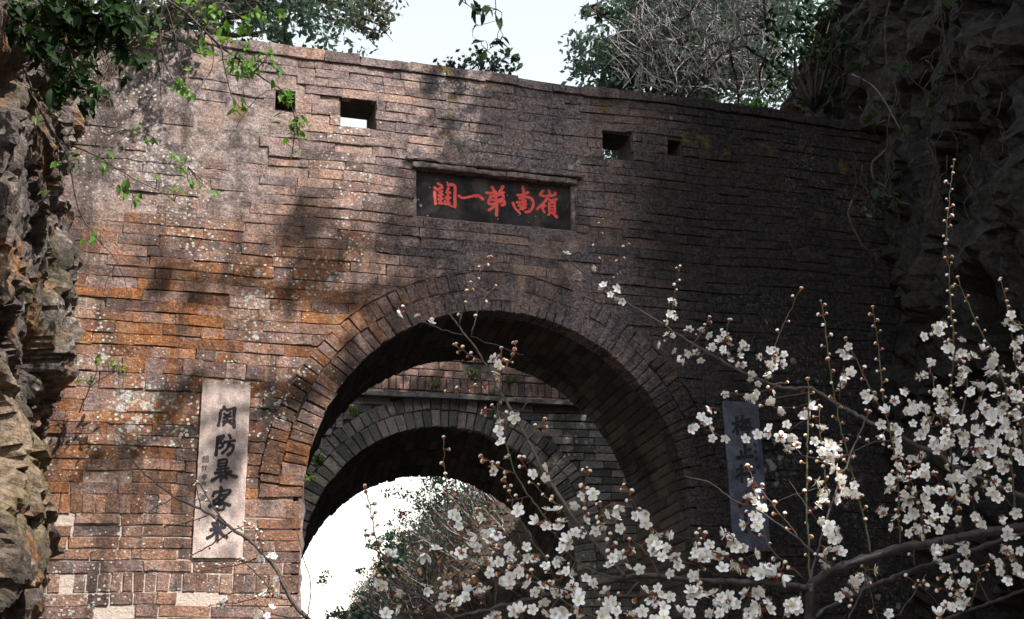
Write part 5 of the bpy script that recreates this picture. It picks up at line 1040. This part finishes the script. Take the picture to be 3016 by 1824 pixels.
 (R3L, [(2175, 1485), (2080, 1380), (2010, 1260), (1960, 1150), (1880, 1040), (1760, 930), (1640, 850), (1540, 780), (1420, 710), (1300, 660), (1200, 600), (1060, 490), (960, 400), (900, 320), (840, 240)], 14, 3, 3.0, 3.15, 'twig', 0), (R3L, [(1600, 810), (1500, 680), (1440, 580), (1375, 490)], 5, 3, 3.03, 3.05, 'twig', 34), (R3L, [(1420, 705), (1405, 620), (1385, 530)], 4, 3, 3.06, 3.08, 'green_twig', 20), (R3L, [(1650, 860), (1550, 930), (1450, 990), (1365, 1032)], 5, 3, 3.03, 3.05, 'twig', 26), (R3L, [(1470, 750), (1350, 800), (1180, 830)], 4, 2, 3.05, 3.08, 'twig', 28), (R3L, [(1220, 635), (1070, 720)], 4, 2, 3.08, 3.1, 'twig', 24), (R3L, [(1650, 858), (1735, 828)], 4, 2, 3.02, 3.02, 'twig', 14), (R3L, [(1860, 1020), (1840, 920), (1805, 850)], 4, 2.5, 3.0, 3.02, 'green_twig', 12), (R3L, [(1860, 1040), (1700, 1100), (1430, 1150)], 4, 2, 3.0, 3.05, 'twig', 18), (R3L, [(2000, 1340), (1900, 1260), (1800, 1150), (1700, 1070)], 5, 2.5, 3.0, 3.02, 'green_twig', 16), (R3L, [(2170, 1475), (2200, 1300), (2190, 1190), (2150, 1060), (2110, 900), (2100, 830)], 4, 2, 2.98, 3.05, 'twig', 0), (R3L, [(2040, 1350), (1860, 1330), (1700, 1370), (1500, 1390)], 4, 2, 3.0, 3.0, 'twig', 16), (R3L, [(2150, 1480), (2000, 1470), (1880, 1440), (1800, 1380)], 6, 3, 3.0, 3.0, 'twig', 0),
]
FLOW = {
 'R6': [(1145, 100), (1125, 150), (1140, 235), (1185, 340), (1095, 440), (1230, 50), (1460, 420), (1370, 460), (1460, 490), (1270, 740), (1720, 620), (1790, 600), (1665, 680), (1460, 720), (1540, 720), (1460, 830), (1550, 840), (1620, 930), (1400, 800), (1745, 800), (1720, 890), (1890, 750), (1960, 770), (1855, 820), (1990, 845), (2170, 745), (2100, 760), (2165, 815), (800, 750), (830, 770), (850, 830), (910, 880), (970, 900), (1050, 930), (1030, 880), (1110, 890), (690, 990), (595, 1025), (860, 1020), (940, 970), (970, 980), (1010, 1060), (1060, 1090), (350, 1050), (270, 1240), (310, 1240), (430, 1300), (400, 1420), (330, 1450), (610, 1280), (765, 1260), (720, 1405), (840, 1380), (740, 1320), (890, 1330), (1050, 1280), (1000, 1330), (1130, 1080), (1200, 990), (1320, 990), (1240, 1060), (1370, 1070), (1280, 1150), (1220, 1190), (1200, 1250), (1130, 1240), (1330, 1240), (1380, 1300), (1460, 1110), (1520, 1090), (1560, 1060), (1570, 1000), (1570, 1170), (1640, 1180), (1650, 1250), (1450, 1250), (1500, 1260), (1590, 1310), (1800, 1230), (1740, 1210), (1930, 1060), (1910, 1110), (2040, 1120), (2120, 1140), (1890, 1290), (1680, 1340), (1700, 1360), (1450, 1370), (2250, 890), (2350, 900), (2210, 930), (2250, 960), (2310, 980), (2200, 1020), (2280, 1050), (2370, 1060), (2390, 1110), (2160, 1280), (2250, 1270), (2200, 1340), (2280, 1330), (2240, 1370), (2340, 1330), (1900, 1390), (1940, 1370), (1960, 1430), (1890, 1430), (1370, 1420), (1230, 1430), (1280, 1440), (1530, 1450), (1590, 1470), (1700, 1480), (1860, 1470), (2100, 1460), (2150, 1440), (2060, 1470), (2300, 1480), (1110, 1470), (1200, 1210)],
 'T3': [(120, 50), (140, 80), (70, 130), (180, 140), (290, 215), (425, 220), (515, 185), (600, 135), (600, 180), (690, 200), (740, 275), (800, 255), (830, 40), (880, 70), (690, 20), (970, 140), (930, 230), (1010, 250), (1010, 330), (1040, 340), (1065, 430), (1000, 390), (940, 510), (985, 600), (1010, 580), (940, 690), (970, 800), (1110, 570), (1150, 590), (1200, 545), (1075, 855), (1010, 910), (1040, 920), (1095, 930), (1070, 1000), (1000, 990), (1000, 1110), (500, 670), (470, 630), (480, 520), (500, 580), (490, 760), (530, 790), (500, 830), (290, 890), (320, 920), (350, 950), (390, 970), (320, 950), (420, 990), (80, 970), (180, 970), (100, 1020), (140, 1080), (250, 1040), (270, 1130), (340, 1110), (60, 1180), (100, 1210), (560, 1120), (610, 1120), (550, 1180), (600, 1190), (690, 1190), (640, 1180), (40, 1300), (90, 1290), (160, 1330), (60, 1380), (210, 1310), (260, 1340), (310, 1330), (230, 1390), (280, 1400), (330, 1370), (200, 1450), (250, 1450), (370, 1385), (30, 1450), (510, 1300), (430, 1310), (500, 1390), (540, 1420), (580, 1370), (460, 1470), (520, 1470), (610, 1420), (780, 1390), (800, 1410), (740, 1400), (810, 1370), (1150, 1300), (1090, 1330), (1250, 1200), (1200, 1220), (1340, 1140), (1450, 1450), (1800, 1470), (1780, 990), (1750, 1000), (1990, 1000), (1940, 950), (1780, 1080), (2000, 1130), (2020, 1110), (1880, 1240), (1960, 1250), (1950, 1320), (2015, 1370), (1850, 1390), (1900, 1400), (2180, 1060), (2230, 1110), (2290, 1000), (2320, 1040), (2350, 1120), (2240, 1150), (2280, 1220), (2390, 1190), (2290, 900), (2260, 960), (2330, 920), (2110, 820), (2050, 760), (1930, 790), (1860, 720), (1800, 860), (1740, 800), (1720, 850), (1650, 850), (1590, 880), (1670, 910), (1500, 770), (1470, 840), (1610, 720), (1640, 750), (1590, 790), (1540, 700), (1730, 700), (1770, 760), (1530, 630), (1560, 600), (1640, 580), (1690, 640), (1730, 580), (1640, 470), (1680, 460), (1810, 580), (1800, 570), (1460, 540), (1480, 560), (1460, 500), (1530, 440), (1580, 500), (1700, 420), (1480, 350), (1600, 345), (1650, 380), (1680, 330), (1510, 230), (1520, 290), (1410, 180), (1480, 130), (1390, 110), (1610, 110), (1670, 200), (1740, 130), (1720, 90), (1780, 210), (1840, 220), (1890, 30), (1960, 80), (1900, 80), (1870, 240), (1850, 170), (1820, 300), (1790, 290), (1960, 190), (2000, 180), (1980, 300), (2050, 310), (1980, 250), (1880, 380), (1980, 400), (1890, 490), (1940, 470), (2040, 500), (1990, 560), (2000, 630), (2060, 620), (1970, 630), (2110, 240), (2180, 310), (2100, 260), (2070, 420), (2100, 390), (2130, 420), (2180, 590), (2210, 630), (2200, 510), (2260, 430), (2290, 390), (2240, 140), (2190, 90), (2150, 30), (2290, 180), (2270, 290), (2350, 240), (2380, 160), (2350, 80), (2390, 380), (2370, 320), (2330, 50), (2360, 730), (2300, 570), (2220, 180), (2230, 20), (1600, 10), (1570, 20)],
 'T2': [(40, 1060), (90, 1050), (20, 1060), (110, 1100), (130, 900), (170, 930), (35, 890), (275, 920), (260, 970), (280, 1050), (270, 1030), (420, 990), (400, 1030), (380, 1080), (330, 1110), (390, 1150), (410, 1130), (490, 1200), (460, 1240), (520, 1275), (520, 1340), (490, 1380), (620, 1340), (610, 1390), (600, 1050), (640, 1040), (640, 1090), (590, 1140), (630, 1160), (580, 1210), (290, 1350), (680, 1460), (1160, 1010), (1150, 1080), (1180, 1190), (1130, 1240), (1280, 1350), (1300, 1390), (1340, 1380), (1480, 1390), (1550, 1350), (1600, 1430), (1570, 1460), (1700, 1450), (1750, 1120), (1840, 860), (1790, 870), (1800, 910), (1885, 1020), (1950, 1050), (1970, 960), (1930, 1100), (1960, 1170), (2000, 1180), (1970, 1220), (2060, 1270), (2030, 1310), (2100, 1290), (2020, 1340), (1840, 1350), (1790, 1340), (1820, 1400), (1880, 1480), (1800, 1460), (2100, 1030), (2170, 1140), (2200, 1110), (2160, 1170), (2240, 1200), (2280, 1230), (2200, 1370), (2180, 1300), (2310, 1330), (2340, 1390), (2250, 1440), (2130, 1450), (2310, 790), (2280, 840), (2370, 850), (2340, 1000), (2390, 960), (2350, 1080), (2390, 1160), (2350, 1450), (2100, 1400)],
 'R5': [(1605, 350), (1810, 460), (1865, 580), (1980, 610), (1920, 650), (1960, 680), (2010, 680), (650, 840), (430, 780), (1095, 1100), (1130, 1130), (1115, 1200), (2350, 690), (2370, 700), (2330, 790), (2370, 810), (2310, 840), (2320, 920), (2360, 930), (2260, 1000), (2390, 1110)],
 'R3L': [(1910, 1040), (1940, 1050), (1850, 1050), (1950, 1200), (1930, 1240), (1880, 1290), (1960, 1300), (1850, 1330), (1810, 1340), (1840, 1440), (1890, 1460), (1820, 1470), (1930, 1410), (1590, 1350)],
}
CONV = dict(R6=R6, T3=T3, T2=T2, R5=R5, R3L=R3L)
plum_base = at(2330, 3600, 2.0); plum_base[2] = 0.0
plum = thing('plum_tree', 'flowering plum tree with white blossoms on dark bare branches before the gate', 'tree', tuple(plum_base))
SAMP = []; SPX = []
def addsamp(C):
    d = C[:, :3]-CAM; f = d@cF; SPX.append(np.c_[PW/2+FPX*(d@cR)/f, PH/2-FPX*(d@cU)/f, f]); SAMP.append(C[:, :3])
buds = []; TOB = []
for i, (cv, pts, w0, w1, d0, d1, mt, sp) in enumerate(TW):
    C = px_tube(cv, pts, w0, w1, d0, d1, .012)
    L = len(C); C[1:-1, :3] += q_.normal(0, .0009, (L-2, 3))
    knob = 1+.16*np.maximum(0, np.sin(np.arange(L)*1.7+q_.uniform(0, 6)))**6+q_.normal(0, .05, L)
    V, F = tube(C[:, :3], C[:, 3]*knob, 8 if w0 > 10 else 6, .10, q_)
    keep = V[:, 2] > -.05
    to = obj('trunk' if i == 2 else ('limb' if w0 > 12 and mt == 'bark' else 'twig'), V if keep.all() else np.c_[V[:, :2], np.maximum(V[:, 2], -.05)], F, M[mt], plum)
    addsamp(C); TOB += [to]*len(C)
    if sp:
        d = C[:, :3]-CAM; f = d@cF; X = np.c_[PW/2+FPX*(d@cR)/f, PH/2-FPX*(d@cU)/f]
        s = np.r_[0, np.cumsum(np.linalg.norm(np.diff(X, axis=0), axis=1))]; cur = max(sp*.6, s[-1]*.12); side = 1
        while cur < s[-1]:
            k = min(L-1, np.searchsorted(s, cur)); t = C[min(k+1, L-1), :3]-C[max(k-1, 0), :3]; t /= np.linalg.norm(t)+1e-9
            a = np.cross(t, cF)*side*q_.uniform(.5, 1)+q_.normal(0, .35, 3)+t*.5; a /= np.linalg.norm(a)
            buds.append((C[k, :3], a, to)); side = -side; cur += sp*q_.uniform(.55, 1.35)
        e = C[-1, :3]-C[-3, :3]; buds.append((C[-1, :3], e/np.linalg.norm(e), to))
SA = np.vstack(SAMP); SX_ = np.vstack(SPX)
ped = Acc(); flowers = []
for rg, lst in FLOW.items():
    for (x, y) in [f for f in lst] + [(x+q_.normal(0, 62), y+q_.normal(0, 62)) for (x, y) in lst if q_.random() < {'R5': .2, 'R3L': .2, 'R6': .3}.get(rg, .5)]:
        px, py = CONV[rg](x+q_.normal(0, 4), y+q_.normal(0, 4)); dd = np.hypot(SX_[:, 0]-px, SX_[:, 1]-py); k = int(np.argmin(dd))
        dep = SX_[k, 2]-q_.uniform(-.012, .03)-min(.03, dd[k]*.0004); p = at(px, py, dep); b = SA[k]
        out = (p-b)/(np.linalg.norm(p-b)+1e-6)
        toc = (CAM-p)/np.linalg.norm(CAM-p)
        n = toc*q_.uniform(-.25, .9)+out*.5+q_.normal(0, .55, 3)+np.array([0, 0, .15]); n /= np.linalg.norm(n)
        v = q_.choice([0, 1, 2, 3, 4], p=[.27, .2, .24, .12, .17]); s = q_.uniform(.70, 1.02)*(1.0 if dep < 2.6 else .92)
        Q = Vector(n).to_track_quat('Z', 'Y').to_matrix() @ Matrix.Rotation(q_.uniform(0, 6.28), 3, 'Z')
        flowers.append((s/dep, p, Q, v, s, TOB[k]))
        foot = p-n*.006*s; m = (foot+b)/2-n*.004; far = np.linalg.norm(foot-b) > .03
        C = catmull([b, m, foot], .008); V, F = tube(C, np.linspace(.0011 if far else .0009, .0007, len(C)), 5, cap=False); ped.add(V, F, mi=1 if far else 0)
        if q_.random() < .45:                                # a bud beside the flower
            a = n*.3+out*.6+q_.normal(0, .6, 3); a /= np.linalg.norm(a); buds.append((b+(foot-b)*.5, a, TOB[k]))
flowers.sort(key=lambda f: -f[0]); rest = Acc()
for k, (_, p, Q, v, s, to) in enumerate(flowers):
    if k < 300:
        Mx = (Q*s).to_4x4(); Mx.translation = Vector(p); inst('blossom', VME[v], to, Mx)
    else:
        A = VAR[v]; Vn = np.concatenate(A.V)@(np.array(Q).T*s)+p; rest.add(Vn, A.F, mi=A.M)
o = rest.build('remaining_blossoms', MATS_B, plum)
if o: tag(o, kind='stuff')
buds = [b for b in buds if True]; q_.shuffle(order := np.arange(len(buds))); rb = Acc(); cnt = 0
for k in order:
    b, a, to = buds[k]; v = int(q_.choice([0, 1, 2], p=[.5, .25, .25])); s = q_.uniform(.85, 1.15); L = q_.uniform(.006, .011)
    p = b+a*L; Q = Vector(a+np.array([0, 0, .25])).to_track_quat('Z', 'Y').to_matrix()
    if cnt < 300:
        Mx = (Q*s).to_4x4(); Mx.translation = Vector(p); inst('bud', BME[v], to, Mx); cnt += 1
    else: A = BUD[v]; rb.add(np.concatenate(A.V)@(np.array(Q).T*s)+p, A.F, mi=A.M)
    V, F = tube([b, p-a*.002], [.0008, .0006], 4, cap=False); ped.add(V, F, mi=0)
o = rb.build('remaining_buds', [M['budskin'], M['calyx']], plum)
if o: tag(o, kind='stuff')
tag(ped.build('flower_stalks', [M['calyx'], M['twig']], plum), kind='stuff')
